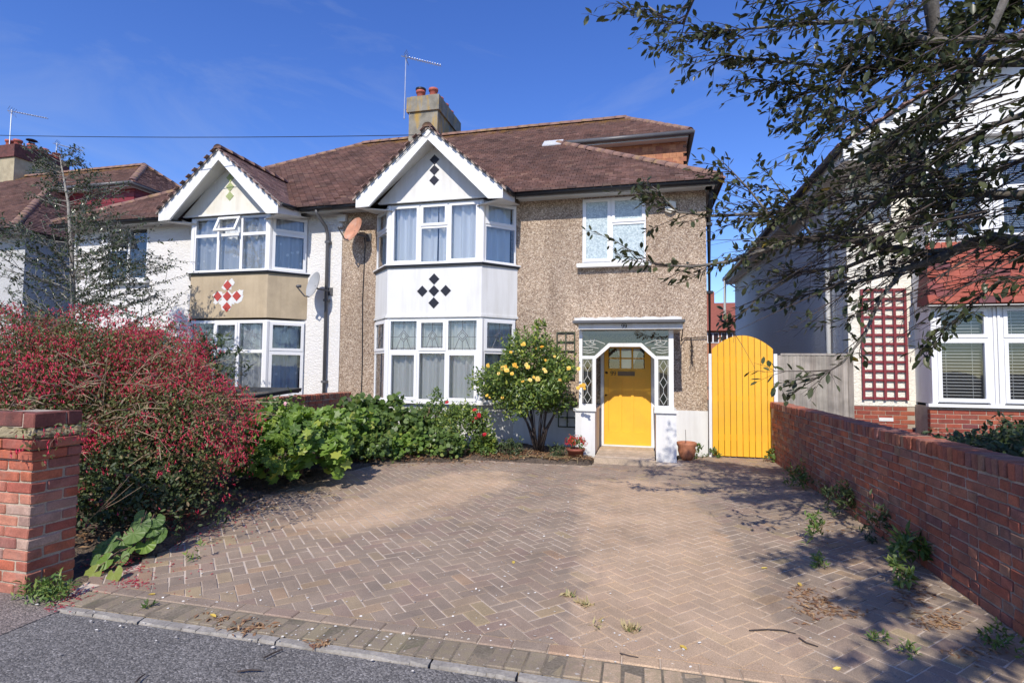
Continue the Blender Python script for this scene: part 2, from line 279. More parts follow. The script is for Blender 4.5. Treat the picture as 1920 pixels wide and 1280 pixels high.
def frosted():
    m, n, l, b = nt('frosted_glass'); b.inputs['Roughness'].default_value = .28
    v = node(n, 'ShaderNodeTexVoronoi', Scale=42.); l.new(gpos(n), v.inputs['Vector'])
    r = ramp(n, [(0, (.3, .37, .4)), (.5, (.4, .48, .5)), (1, (.52, .6, .61))]); sx = n.new('ShaderNodeSeparateColor'); l.new(v.outputs['Color'], sx.inputs[0]); l.new(sx.outputs[0], r.inputs['Fac'])
    l.new(r.outputs['Color'], b.inputs['Base Color']); bump(n, l, v.outputs['Distance'], .5, .005, b); return m
MAT['frosted_glass'] = frosted()
def curtain_mat(name, col, spots=False):
    m, n, l, b = nt(name); b.inputs['Roughness'].default_value = .9
    c = col
    if spots:
        v = node(n, 'ShaderNodeTexVoronoi', Scale=5.5); l.new(gpos(n), v.inputs['Vector'])
        r = ramp(n, [(.16, (.92, .92, .92)), (.22, col)]); l.new(v.outputs['Distance'], r.inputs['Fac']); c = r.outputs['Color']
        l.new(c, b.inputs['Base Color'])
    else: b.inputs['Base Color'].default_value = (*col, 1)
    return m
MAT['curtain_blue'] = curtain_mat('curtain_blue', (.84, .87, .88))
MAT['curtain_net'] = curtain_mat('curtain_net', (.72, .73, .7))
MAT['curtain_spot'] = curtain_mat('curtain_spot', (.6, .63, .66), True)
MAT['curtain_dark'] = curtain_mat('curtain_dark', (.06, .07, .075))
MAT['blind_blue'] = curtain_mat('blind_blue', (.78, .82, .82))
def leaf_mat(name, stops, rough=.42, trans=.28, spec=.45):
    m, n, l, b = nt(name); b.inputs['Roughness'].default_value = rough; b.inputs['Specular IOR Level'].default_value = spec
    r = ramp(n, stops); l.new(tintnode(n, l), r.inputs['Fac']); l.new(r.outputs['Color'], b.inputs['Base Color'])
    tl = n.new('ShaderNodeBsdfTranslucent'); g = node(n, 'ShaderNodeHueSaturation', Saturation=1.15, Value=1.25); l.new(r.outputs['Color'], g.inputs['Color']); l.new(g.outputs[0], tl.inputs[0])
    mxs = n.new('ShaderNodeMixShader'); mxs.inputs[0].default_value = trans; l.new(b.outputs[0], mxs.inputs[1]); l.new(tl.outputs[0], mxs.inputs[2])
    l.new(mxs.outputs[0], n['Material Output'].inputs['Surface']); return m
MAT['leaf_tree'] = leaf_mat('leaf_tree', [(0, (.03, .042, .018)), (.5, (.056, .07, .03)), (.85, (.09, .1, .045)), (.992, (.09, .1, .04)), (1, (.4, .28, .05))], .38)
MAT['leaf_holly'] = leaf_mat('leaf_holly', [(0, (.035, .055, .022)), (.6, (.065, .092, .042)), (1, (.11, .135, .065))], .22, .1, .6)
MAT['leaf_fuchsia'] = leaf_mat('leaf_fuchsia', [(0, (.055, .08, .022)), (.45, (.115, .15, .042)), (.62, (.14, .065, .04)), (.8, (.18, .1, .055)), (1, (.22, .23, .07))], .5)
MAT['petal_fuchsia'] = leaf_mat('petal_fuchsia', [(0, (.5, .022, .06)), (.5, (.7, .045, .1)), (.8, (.8, .12, .19)), (1, (.5, .02, .08))], .45, .3)
MAT['leaf_mallow'] = leaf_mat('leaf_mallow', [(0, (.09, .16, .03)), (.5, (.15, .25, .045)), (.85, (.22, .33, .06)), (1, (.4, .42, .07))], .45, .35)
MAT['leaf_mid'] = leaf_mat('leaf_mid', [(0, (.05, .09, .022)), (.5, (.09, .15, .035)), (.9, (.14, .21, .05)), (1, (.24, .27, .07))], .42, .3)
MAT['leaf_rose'] = leaf_mat('leaf_rose', [(0, (.055, .095, .022)), (.45, (.1, .16, .035)), (.8, (.17, .24, .05)), (1, (.36, .4, .07))], .36, .3)
MAT['leaf_dark'] = leaf_mat('leaf_dark', [(0, (.025, .045, .016)), (.6, (.045, .07, .024)), (1, (.075, .1, .035))], .55, .2)
MAT['leaf_lily'] = leaf_mat('leaf_lily', [(0, (.09, .16, .04)), (.6, (.14, .22, .055)), (1, (.26, .3, .07))], .5, .3)
MAT['petal_yellow'] = leaf_mat('petal_yellow', [(0, (.86, .5, .06)), (.5, (.9, .62, .12)), (1, (.92, .74, .28))], .55, .3)
MAT['petal_red'] = leaf_mat('petal_red', [(0, (.4, .01, .02)), (1, (.6, .03, .05))], .5, .25)
MAT['petal_scarlet'] = leaf_mat('petal_scarlet', [(0, (.65, .02, .03)), (1, (.8, .06, .07))], .5, .25)
MAT['petal_pink'] = leaf_mat('petal_pink', [(0, (.75, .35, .45)), (1, (.85, .55, .6))], .5, .3)
MAT['dead_leaf'] = leaf_mat('dead_leaf', [(0, (.2, .1, .05)), (.5, (.32, .18, .09)), (.8, (.42, .27, .14)), (1, (.16, .07, .05))], .8, .1)
MAT['pale_bits'] = leaf_mat('pale_bits', [(0, (.6, .56, .5)), (1, (.75, .72, .66))], .8, .05)
MAT['yellow_leaf'] = leaf_mat('yellow_leaf', [(0, (.6, .42, .08)), (1, (.7, .55, .12))], .6, .1)
MAT['dry_grass'] = leaf_mat('dry_grass', [(0, (.35, .27, .14)), (.6, (.42, .34, .18)), (1, (.15, .2, .06))], .8, .1)

# ------------------------------------------------------------------ object helpers
WM = {}
def link(o, parent=None, loc=None):
    COL.objects.link(o)
    if loc is not None: o.location = loc
    WM[o.name] = Matrix.Translation(o.location)
    if parent is not None:
        o.parent = parent; o.matrix_parent_inverse = WM[parent.name].inverted()
    return o
def tag(o, label=None, cat=None, group=None, kind=None):
    if label: o['label'] = label
    if cat: o['category'] = cat
    if group: o['group'] = group
    if kind: o['kind'] = kind
    return o
def thing(name, label, cat, loc, group=None):
    o = bpy.data.objects.new(name, None); o.empty_display_size = .2; link(o, None, loc)
    return tag(o, label, cat, group)
class MB:
    def __init__(s): s.v = []; s.f = []; s.m = []; s.t = []
    def face(s, pts, m=0, t=0.):
        i = len(s.v); s.v += [tuple(p) for p in pts]; s.f.append(tuple(range(i, i+len(pts)))); s.m.append(m); s.t.append(t)
    def idx(s, pts, faces, m=0, t=0.):
        i = len(s.v); s.v += [tuple(p) for p in pts]
        for f in faces: s.f.append(tuple(i+k for k in f)); s.m.append(m); s.t.append(t)
    def hexa(s, p, m=0, t=0.):        # 8 corners: bottom ring then top ring
        s.idx(p, [(0, 3, 2, 1), (4, 5, 6, 7), (0, 1, 5, 4), (1, 2, 6, 5), (2, 3, 7, 6), (3, 0, 4, 7)], m, t)
    def box(s, a, b, m=0, t=0.):
        x0, y0, z0 = (min(a[i], b[i]) for i in range(3)); x1, y1, z1 = (max(a[i], b[i]) for i in range(3))
        s.hexa([(x0, y0, z0), (x1, y0, z0), (x1, y1, z0), (x0, y1, z0), (x0, y0, z1), (x1, y0, z1), (x1, y1, z1), (x0, y1, z1)], m, t)
    def prism(s, poly, off, m=0, t=0.):   # polygon of 3D points extruded by a vector
        n = len(poly); off = Vector(off); a = [Vector(p) for p in poly]; b = [p+off for p in a]
        s.idx(a+b, [tuple(range(n-1, -1, -1)), tuple(range(n, 2*n))]+[(i, (i+1) % n, n+(i+1) % n, n+i) for i in range(n)], m, t)
    def tube(s, pts, rad, n=6, m=0, t=0., cap=True):
        pts = [Vector(p) for p in pts]; k = len(pts)
        if not hasattr(rad, '__len__'): rad = [rad]*k
        rings = []; ref = None
        for i, p in enumerate(pts):
            d = (pts[min(i+1, k-1)]-pts[max(i-1, 0)]); d = d.normalized() if d.length > 1e-9 else Vector((0, 0, 1))
            if ref is None: ref = Vector((0, 0, 1)) if abs(d.z) < .9 else Vector((1, 0, 0))
            a = d.cross(ref)
            if a.length < 1e-6: a = d.orthogonal()
            a.normalize(); b = d.cross(a); ref = -b if False else ref
            rings.append([p+(a*math.cos(q*2*math.pi/n)+b*math.sin(q*2*math.pi/n))*rad[i] for q in range(n)])
        V = [q for r in rings for q in r]; F = []
        for i in range(k-1):
            for q in range(n): F.append((i*n+q, i*n+(q+1) % n, (i+1)*n+(q+1) % n, (i+1)*n+q))
        if cap: F += [tuple(range(n-1, -1, -1)), tuple((k-1)*n+q for q in range(n))]
        s.idx(V, F, m, t)
    def lathe(s, c, prof, n=16, m=0):
        c = Vector(c); V = []; F = []
        for r, z in prof: V += [c+Vector((r*math.cos(q*2*math.pi/n), r*math.sin(q*2*math.pi/n), z)) for q in range(n)]
        for i in range(len(prof)-1):
            for q in range(n): F.append((i*n+q, i*n+(q+1) % n, (i+1)*n+(q+1) % n, (i+1)*n+q))
        s.idx(V, F, m)
    def build(s, name, mats, parent=None, smooth=False, kind=None, label=None):
        me = bpy.data.meshes.new(name); me.from_pydata(s.v, [], s.f)
        if not isinstance(mats, (list, tuple)): mats = [mats]
        for m in mats: me.materials.append(MAT[m])
        if len(mats) > 1: me.polygons.foreach_set('material_index', s.m)
        if any(s.t):
            a = me.attributes.new('tint', 'FLOAT', 'FACE'); a.data.foreach_set('value', s.t)
        if smooth: me.polygons.foreach_set('use_smooth', [True]*len(s.f))
        me.update(); o = bpy.data.objects.new(name, me); link(o, parent)
        return tag(o, label, kind=kind)
def part_box(name, a, b, mat, parent): 
    m = MB(); m.box(a, b); return m.build(name, mat, parent)
R_ = random.random
def U(a, b): return a+(b-a)*R_()

# pieces that share mesh data: chamfered, slightly uneven blocks of unit size
def block_mesh(name, size, mat, ch=.006, jit=.003, bottom=True):
    bm = bmesh.new(); bmesh.ops.create_cube(bm, size=1)
    for v in bm.verts:
        v.co = Vector((v.co.x*size[0], v.co.y*size[1], v.co.z*size[2]))+Vector((U(-jit, jit), U(-jit, jit), U(-jit, jit)))
    bmesh.ops.bevel(bm, geom=bm.edges[:], offset=ch, segments=1, affect='EDGES', clamp_overlap=True)
    me = bpy.data.meshes.new(name); bm.to_mesh(me); bm.free(); me.materials.append(MAT[mat]); return me
def piece(name, me, parent, loc, rotz=0., tilt=0.):
    o = bpy.data.objects.new(name, me); o.location = loc
    o.rotation_euler = (U(-tilt, tilt), U(-tilt, tilt), rotz+U(-tilt, tilt)); link(o, parent); return o
# ------------------------------------------------------------------ leaves and plants
LEAF = (np.array([(0, 0, 0), (.5, 0, -.07), (1, 0, -.02), (.42, .26, .05), (.42, -.26, .05)]), [(0, 1, 2, 3), (0, 4, 2, 1)])
LEAF_NARROW = (np.array([(0, 0, 0), (.5, 0, -.06), (1, 0, -.12), (.4, .15, .03), (.4, -.15, .03)]), [(0, 1, 2, 3), (0, 4, 2, 1)])
LEAF_ROUND = (np.array([(0, 0, 0), (.5, 0, -.08), (1, 0, 0), (.25, .34, .04), (.75, .3, .05), (.25, -.34, .04), (.75, -.3, .05)]), [(0, 1, 4, 3), (1, 2, 2, 4), (0, 5, 6, 1), (1, 6, 2, 2)])
LEAF_OVAL = (np.array([(0, 0, 0), (.5, 0, -.06), (1, 0, -.03), (.3, .2, .04), (.7, .2, .02), (.3, -.2, .04), (.7, -.2, .02)]), [(0, 1, 4, 3), (1, 2, 4), (0, 5, 6, 1), (1, 6, 2)])
LEAF_ROUND = (LEAF_ROUND[0], [(0, 1, 4, 3), (1, 2, 4), (0, 5, 6, 1), (1, 6, 2)])
def lobed(n=5, deep=.42, r=.5):
    pts = [(.5, 0, .0)]; out = []
    k = 2*n+1
    for i in range(k):
        a = math.radians(-150+300*i/(k-1)); rr = r*(1 if i % 2 == 1 else (1-deep))
        out.append((.45+rr*math.cos(a), rr*math.sin(a), .05 if i % 2 else -.03))
    out = [(0, 0, 0)]+out
    P = pts+out; F = [(0, i, i+1) for i in range(1, len(P)-1)]+[(0, len(P)-1, 1)]
    return np.array(P), F
LEAF_LOBED = lobed(5, .38, .52)
LEAF_MALLOW = lobed(6, .12, .52)
FLOWER_FUCHSIA = (np.array([(0, 0, 0), (.08, .07, 0), (.08, -.04, .06), (.08, -.04, -.06), (.5, .09, 0), (.5, -.05, .08), (.5, -.05, -.08), (.7, .42, 0), (.75, -.2, .36), (.75, -.2, -.36), (1.05, .03, 0), (.85, .1, .12), (.85, .1, -.12)]),
    [(0, 4, 5), (0, 5, 6), (0, 6, 4), (4, 7, 5), (5, 8, 6), (6, 9, 4), (4, 11, 10), (5, 12, 10), (6, 10, 4)])
def rosette():
    P = []; F = []
    for ring, (r, n, zz) in enumerate(((.5, 7, .0), (.36, 6, .16), (.2, 5, .28))):
        for i in range(n):
            a = 2*math.pi*(i+ring*.5)/n; w = 2*math.pi/n*.62
            b = len(P)
            P += [(.05*math.cos(a), .05*math.sin(a), zz-.05), (r*math.cos(a-w), r*math.sin(a-w), zz+.1), (r*1.12*math.cos(a), r*1.12*math.sin(a), zz+.06), (r*math.cos(a+w), r*math.sin(a+w), zz+.1)]
            F.append((b, b+1, b+2, b+3))
    A = np.array(P); A[:, 2] *= .55; A *= 1+rng.normal(size=A.shape)*.12; return A, F
ROSE = rosette()
def scatter(name, tpl, pos, xdir, nrm, size, mat, parent=None, kind=None, tint=None, label=None):
    """many copies of a small shape laid out as one mesh (foliage)"""
    T, F = tpl; N = len(pos)
    pos = np.asarray(pos, float); x = np.asarray(xdir, float); n = np.asarray(nrm, float); size = np.broadcast_to(np.asarray(size, float), (N,))
    x /= np.linalg.norm(x, axis=1, keepdims=True)+1e-9; y = np.cross(n, x); y /= np.linalg.norm(y, axis=1, keepdims=True)+1e-9; z = np.cross(x, y)
    V = pos[:, None]+size[:, None, None]*(T[None, :, 0, None]*x[:, None]+T[None, :, 1, None]*y[:, None]+T[None, :, 2, None]*z[:, None])
    k = len(T); me = bpy.data.meshes.new(name)
    lt = np.array([len(f) for f in F]); li = np.concatenate([np.array(f) for f in F])
    me.vertices.add(N*k); me.vertices.foreach_set('co', V.reshape(-1).astype(np.float32))
    L = (li[None]+(np.arange(N)*k)[:, None]).reshape(-1); me.loops.add(len(L)); me.loops.foreach_set('vertex_index', L.astype(np.int32))
    tot = np.tile(lt, N); st = np.concatenate([[0], np.cumsum(tot)[:-1]])
    me.polygons.add(len(tot)); me.polygons.foreach_set('loop_start', st.astype(np.int32))
    try: me.polygons.foreach_set('loop_total', tot.astype(np.int32))
    except Exception: pass
    me.update(calc_edges=True); me.validate()
    a = me.attributes.new('tint', 'FLOAT', 'FACE')
    tv = rng.random(N) if tint is None else np.asarray(tint, float)
    a.data.foreach_set('value', np.repeat(tv, len(F)).astype(np.float32)); me.materials.append(MAT[mat])
    o = bpy.data.objects.new(name, me); link(o, parent); return tag(o, label, kind=kind)
def rdir(n):
    d = rng.normal(size=(n, 3)); return d/np.linalg.norm(d, axis=1, keepdims=True)
def lumpy(d, seed, amp=.25):
    g = np.random.default_rng(seed); s = np.zeros(len(d))
    for _ in range(7): s += np.sin(d@(g.normal(size=3)*3.2)+g.random()*6.28)
    return 1+amp*s/3
def crown(c, r, n, seed, per=7, twig=.25, amp=.25, upbias=.4, flat=.35, inner=.35, zmin=.03, low=-.3):
    """leaf positions gathered on short twigs over a lumpy body: returns pos, direction, normal"""
    m = max(1, n//per); d = rdir(m); d[:, 2] = np.where(d[:, 2] < low, -d[:, 2], d[:, 2])
    rad = lumpy(d, seed, amp)*(1-inner*rng.random(m)**1.6)
    tip = np.array(c)+d*rad[:, None]*np.array(r)
    tw = d*np.array(r)/np.max(r)+rng.normal(size=(m, 3))*.5; tw[:, 2] += upbias; tw /= np.linalg.norm(tw, axis=1, keepdims=True)
    t = rng.random((m, per))
    p = tip[:, None]-tw[:, None]*(t*twig)[..., None]+rng.normal(size=(m, per, 3))*twig*.12
    xd = tw[:, None]*.6+rng.normal(size=(m, per, 3))*.75
    nn = np.zeros_like(xd); nn[..., 2] = 1; nn += rng.normal(size=nn.shape)*flat+d[:, None]*.5+np.array([0, -.35, 0])
    p, xd, nn = (q.reshape(-1, 3) for q in (p, xd, nn)); ok = p[:, 2] > zmin
    return p[ok], xd[ok], nn[ok]
def stems(name, base, c, r, n, mat, parent, rad=.012, seed=1):
    m = MB(); rr = random.Random(seed)
    for _ in range(n):
        a = rr.uniform(0, 6.28); q = rr.uniform(.3, .95); e = Vector((c[0]+r[0]*q*math.cos(a), c[1]+r[1]*q*math.sin(a), c[2]+r[2]*rr.uniform(-.1, .7)))
        b = Vector(base)+Vector((rr.uniform(-.08, .08), rr.uniform(-.08, .08), 0)); mid = b.lerp(e, .5)+Vector((rr.uniform(-.1, .1), rr.uniform(-.1, .1), .12))
        m.tube([b, b.lerp(mid, .6)+Vector((rr.uniform(-.03, .03), 0, .02)), mid, e], [rad, rad*.8, rad*.65, rad*.3], 5)
    return m.build(name, mat, parent, True)

# ------------------------------------------------------------------ the setting: ground, pavement, drive, beds
def proj(p):
    q = Vector(p)-CAM; z = q.dot(fw)
    return (960+1014.6*q.dot(rt)/z, 640-1014.6*q.dot(up)/z, z) if z > .05 else (-1e6, -1e6, z)
def inframe(p, m=40):
    x, y, z = proj(p); return z > 0 and -m < x < 1920+m and -m < y < 1280+m
def sheet(name, pts, mat, kind='structure', z=None):
    m = MB(); m.face(pts); return m.build(name, mat, None, kind=kind)
sheet('ground', [(-900, -900, -.16), (900, -900, -.16), (900, 900, -.16), (-900, 900, -.16)], 'ground')
m = MB(); m.box((-60, -9, -.15), (60, -2.15, -.13)); m.build('road', 'asphalt', kind='structure')
m = MB(); m.box((-60, -2.15, -.155), (60, -2.0, -.02)); m.build('kerb', 'concrete', kind='structure')
m = MB(); m.box((-3.6, -2.0, -.15), (9, 2.72, -.012)); m.build('pavement', 'asphalt', kind='structure')
m = MB(); m.box((-60, -2.0, -.152), (-3.602, 2.86, -.008)); m.build('pavement', 'asphalt_brown', kind='structure')
m = MB(); m.box((-60, 2.87, -.155), (-6.45, 10.6, -.03)); m.box((2.3, 2.75, -.155), (40, 10.7, -.03)); m.box((1.2, 10.6, -.154), (3.6, 24, -.02)); m.build('garden_ground', 'soil', kind='structure')

def left_edge(y):   # where the paving stops and the bed begins
    pts = [(2.7, -3.66), (3.05, -3.9), (3.25, -3.92), (3.4, -3.8), (3.6, -3.83), (4.1, -4.0), (5., -4.3), (5.8, -4.42), (6.8, -4.3), (7.9, -4.22), (8.3, -3.7), (8.6, -2.9)]
    for (a, xa), (b, xb) in zip(pts, pts[1:]):
        if a <= y <= b: return xa+(xb-xa)*(y-a)/(b-a)
    return -2.9
def on_drive(x, y):
    if y < 3.1: return False
    back = 8.78 if x > -2.9 else 8.78
    if x > -.85: back = 9.3 if x < .6 else 10.45
    return left_edge(y)-.02 < x < 2.24 and y < back
drive = sheet('driveway', [(left_edge(y), y, -.0045) for y in (2.8, 3.2, 3.6, 4.1, 5., 5.8, 6.8, 7.9, 8.3, 8.6)]+[(-2.9, 8.9, -.0045), (-.8, 8.95, -.0045), (-.8, 9.4, -.0045), (.6, 9.9, -.0045), (1.16, 10.58, -.0045), (2.3, 10.58, -.0045), (2.3, 2.8, -.0045)], 'joint_sand')
PV = [block_mesh('paver', (.194, .094, .05), 'paver', .004, .002) for _ in range(8)]
c45 = math.sqrt(.5); pav = []; cut = []
for i in range(-75, 130):
    for j in range(-75, 130):
        k = (i-j) % 4
        if k == 0: a, b, rz = (i+1)*.1, (j+.5)*.1, math.radians(45)
        elif k == 3: a, b, rz = (i+.5)*.1, (j+1)*.1, math.radians(135)
        else: continue
        x, y = (a-b)*c45-.63, (a+b)*c45+.02
        if on_drive(x, y) and y > 3.235: pav.append((x, y, rz))
        elif 2.9 < y <= 3.235 and left_edge(max(y, 3.12))-.02 < x < 2.2: cut.append((x, y, rz))
pav = [p for p in pav if inframe((p[0], p[1], 0), 60)]
def area_seen(p): q = Vector((p[0], p[1], 0))-CAM; return 1/(q.length**3)
pav.sort(key=lambda p: -area_seen(p))
for x, y, rz in pav[:300]: piece('paver', random.choice(PV), drive, (x, y, -.0245+U(-.0018, .0015)-(.0015*R_() if R_() < .15 else 0)), rz, .009)
def joined_pavers(lst, name, L, W, mat, z0, parent):
    m = MB()
    for x, y, rz in lst:
        l, w, z = L/2-.0032, W/2-.0032, z0+U(-.0018, .0015); c, s = math.cos(rz), math.sin(rz); e = .005; dz = [U(-.0015, .0015) for _ in range(4)]
        def q(u, v, h): return (x+u*c-v*s, y+u*s+v*c, h)
        top = [q(-l+e, -w+e, z+dz[0]), q(l-e, -w+e, z+dz[1]), q(l-e, w-e, z+dz[2]), q(-l+e, w-e, z+dz[3])]; low = [q(-l, -w, z-.02), q(l, -w, z-.02), q(l, w, z-.02), q(-l, w, z-.02)]
        m.idx(top+low, [(0, 1, 2, 3), (4, 5, 1, 0), (5, 6, 2, 1), (6, 7, 3, 2), (7, 4, 0, 3)], 0, R_()*.98+.01)
    return m.build(name, mat, parent, kind='stuff')
joined_pavers(pav[300:], 'paver', .2, .1, 'paver', 0., drive)
m = MB()
for x, y, rz in cut:
    c, s = math.cos(rz), math.sin(rz); l, w = .096, .046; P_ = [(x+u*c-v*s, y+u*s+v*c) for u, v in ((-l, -w), (l, -w), (l, w), (-l, w))]; Q = []
    for (x0, y0), (x1, y1) in zip(P_, P_[1:]+P_[:1]):
        if y0 >= 3.112: Q.append((x0, y0))
        if (y0 >= 3.112) != (y1 >= 3.112): f = (3.112-y0)/(y1-y0); Q.append((x0+f*(x1-x0), 3.112))
    if len(Q) > 2:
        z = U(-.0015, .0015); m.prism([(a, b, -.03) for a, b in Q], (0, 0, .03+z), 0, R_()*.98+.01)
m.build('cut_paver', 'paver', drive, kind='stuff')
m = MB(); m.face([(-3.7, 2.8, -.0025), (2.3, 2.8, -.0025), (2.3, 3.004, -.0025), (-3.7, 3.004, -.0025)]); MAT['edge_joint'] = M('edge_joint', (.2, .165, .12), .95, .3, 4, fine=.3, bscale=70, bstr=.5, dirt=(.12, .12, .06), dscale=5); m.build('joint_fill', 'edge_joint', drive)
ED = [block_mesh('edge_paver', (.0945, .1945, .05), 'paver_edge', .006, .002) for _ in range(5)]
ED2 = [block_mesh('edge_paver', (.1945, .0945, .05), 'paver', .006, .002) for _ in range(5)]
x = -3.66
while x < 2.15:
    piece('edge_paver', random.choice(ED), drive, (x+U(-.003, .003), 2.9, -.0238+U(-.004, .002)), 0, .014); x += .1
x = -3.62
while x < 2.15:
    piece('edge_paver', random.choice(ED2), drive, (x, 3.055, -.021+U(-.002, .0015)), 0, .006); x += .2
lst = []
x = -3.7
while x < -.75: lst.append((x, 8.83+max(0, -x-2.9)*-.3, 0)); x += .2
edge = joined_pavers(lst, 'edge_paver', .2, .1, 'paver', .004, drive)
# broken concrete edging strip between the drive and the tarmac
m = MB(); x = -3.62
es = thing('edging_strip', 'cracked pale concrete edging strip between the block paving and the tarmac', 'edging strip', (-1, 2.76, -.02))
for ln in (.62, .95, .92, .46, .9, .88, .93, .9):
    mm = MB(); n = 9
    for k in range(n):
        a, b = x+ln*k/n, x+ln*(k+1)/n
        mm.hexa([(a, 2.722+U(-.006, .006), -.05), (b, 2.735+U(-.006, .006), -.05), (b, 2.797, -.05), (a, 2.797, -.05), (a, 2.738+U(-.008, .018), -.004+U(-.005, .003)), (b, 2.738+U(-.008, .018), -.004+U(-.005, .003)), (b, 2.79, -.003), (a, 2.79, -.003)])
    mm.build('edging_piece', 'concrete', es); x += ln+.012
es['kind'] = 'structure'; del es['category']

def soil_h(x, y):
    inside = on_drive(x, y) or y < 3.15
    return (-.07 if inside else .035 if y > 3.7 else -.01 if y > 3.35 else -.03)+.02*math.sin(x*7.1+y*3)+.018*math.sin(y*9.3-x*4)+U(-.012, .012)
m = MB(); nx, ny = 70, 80; G = {}
for i in range(nx+1):
    for j in range(ny+1):
        xx, yy = -6.4+5.58*i/nx, 3.0+7.68*j/ny; m.v.append((xx, yy, soil_h(xx, yy)))
for i in range(nx):
    for j in range(ny): a = i*(ny+1)+j; m.f.append((a, a+ny+1, a+ny+2, a+1)); m.m.append(0); m.t.append(0.)
m.build('flower_bed', 'soil', None, True, 'structure')

# ------------------------------------------------------------------ brick walls
def ux(n, s): return [block_mesh(n, s, 'brick_wall', .006, .0035) for _ in range(6)]
wall = thing('garden_wall', 'long weathered red brick wall with brick-on-edge coping beside the drive', 'brick wall', (2.28, 6.6, 0))
part_box('mortar_core', (2.178, 2.875, -.05), (2.376, 10.4, .905), 'mortar_dark', wall)
WS, WH = ux('brick', (.1025, .214, .0645)), ux('brick', (.1025, .101, .0645))
lst = []
for c in range(12):
    y = 2.98+(c % 2)*.09+U(-.0, .02); z = .0335+c*.075; k = 0
    while y < 10.3:
        L = .215 if (k % 2 == 0) else .1025
        if R_() < .12: L = .215
        if y+L > 10.4: break
        lst.append((y+L/2, z, L > .15)); y += L+.011; k += 1
EB = [block_mesh('brick', (.215, .1, .0645), 'brick_wall', .006, .0035) for _ in range(3)]
for c in range(12): piece('brick', random.choice(EB), wall, (2.278, 2.917-.0, .0335+c*.075), 0, .006)
lst = [q for q in lst if q[0]-(.107 if q[2] else .05) > 2.97][:]
lst.sort(key=lambda q: 0 if False else (q[0]**2+(q[1]-1.55)**2 if inframe((2.17, q[0], q[1]), 20) else 1e9))
for y, z, s in lst[:288]: piece('brick', random.choice(WS if s else WH), wall, (2.221+U(-.004, .003), y, z+U(-.002, .002)), 0, .008)
m = MB()
for y, z, s in lst[288:]:
    l = (.107 if s else .0505)-.0015; d = U(-.004, .003); j = lambda: U(-.003, .003)
    p = [(2.17+d+j(), y-l+j(), z-.032), (2.26, y-l, z-.032), (2.26, y+l, z-.032), (2.17+d+j(), y+l+j(), z-.032), (2.17+d+j(), y-l+j(), z+.032), (2.26, y-l, z+.032), (2.26, y+l, z+.032), (2.17+d+j(), y+l+j(), z+.032)]
    m.hexa(p, 0, R_()*.98+.01)
m.build('brick', 'brick_wall', wall, kind='stuff')
CP = [block_mesh('coping_brick', (.222, .064, .106), 'brick_wall', .006, .004) for _ in range(6)]
y = 2.9
while y < 10.38:
    piece('coping_brick', random.choice(CP), wall, (2.278+U(-.006, .006), y, .957+U(-.004, .004)), 0, .016); y += .0755
part_box('coping_mortar', (2.182, 2.87, .9), (2.37, 10.4, .992), 'mortar_dark', wall)

pil = thing('brick_pillar', 'red brick gate pillar with mossy stepped cap at the edge of the drive', 'pillar', (-4.29, 3.02, 0))
PX, PY = -4.06, 2.85
part_box('mortar_core', (PX-.45, PY+.009, -.05), (PX-.009, PY+.322, 1.06), 'mortar', pil)
PB = {}
def pbrick(a, b, z, h=.065):
    s = (round(b[0]-a[0], 3), round(b[1]-a[1], 3), h)
    if s not in PB: PB[s] = [block_mesh('brick', s, 'brick_dark' if h > .09 else 'brick', .007, .0038) for _ in range(5)]
    piece('brick', random.choice(PB[s]), pil, (PX+(a[0]+b[0])/2+U(-.003, .003), PY+(a[1]+b[1])/2+U(-.003, .003), z+h/2+U(-.0015, .0015)), 0, .006)
for c in range(15):
    z = -.012+c*.0755 if c < 14 else 1.112; p = {12: .022, 13: .045}.get(c, 0)
    if c == 14: h = .102
    else: h = .065
    if c % 2 == 0: cells = [((-.1025, -p), (p, .215)), ((-.1025, .225), (p, .3275)), ((-.3275, -p), (-.1125, .1025)), ((-.44, -p), (-.3375, .1025))]
    else: cells = [((-.215, -p), (p, .1025)), ((-.1025, .1125), (p, .3275)), ((-.44, -p), (-.225, .1025))]
    for a, b in cells: pbrick(a, b, z, h)
m = MB(); V_ = []; rng2 = random.Random(2)
path = [(PX-.47+.513*k/14, PY-.043, 0, -1) for k in range(15)]+[(PX+.043, PY-.043+.38*k/10, 1, 0) for k in range(1, 11)]
for x, y, ex, ey in path:
    o = rng2.uniform(-.012, .004); h = rng2.uniform(1.072, 1.104); V_ += [(x+ex*o, y+ey*o, 1.046), (x+ex*o*.6, y+ey*o*.6, 1.056+rng2.uniform(0, .012)), (x-ex*.05+(-.045 if ey and x > PX else 0), y-ey*.05, h+.012), (x-ex*.09, y-ey*.09, 1.112)]
n_ = len(path); F_ = [(k*4+q, (k+1)*4+q, (k+1)*4+q+1, k*4+q+1) for k in range(n_-1) for q in range(3)]
m.idx(V_, F_); m.box((PX-.45, PY+.0, 1.045), (PX-.0, PY+.33, 1.07)); MAT['moss_mortar'] = M('moss_mortar', (.3, .25, .15), .95, .3, 9, fine=.3, bscale=60, bstr=.8, bdist=.01, dirt=(.2, .18, .07), dscale=8); m.build('mortar_fillet', 'moss_mortar', pil)
part_box('cap_core', (PX-.44, PY+.01, 1.11), (PX-.01, PY+.32, 1.205), 'mortar', pil)

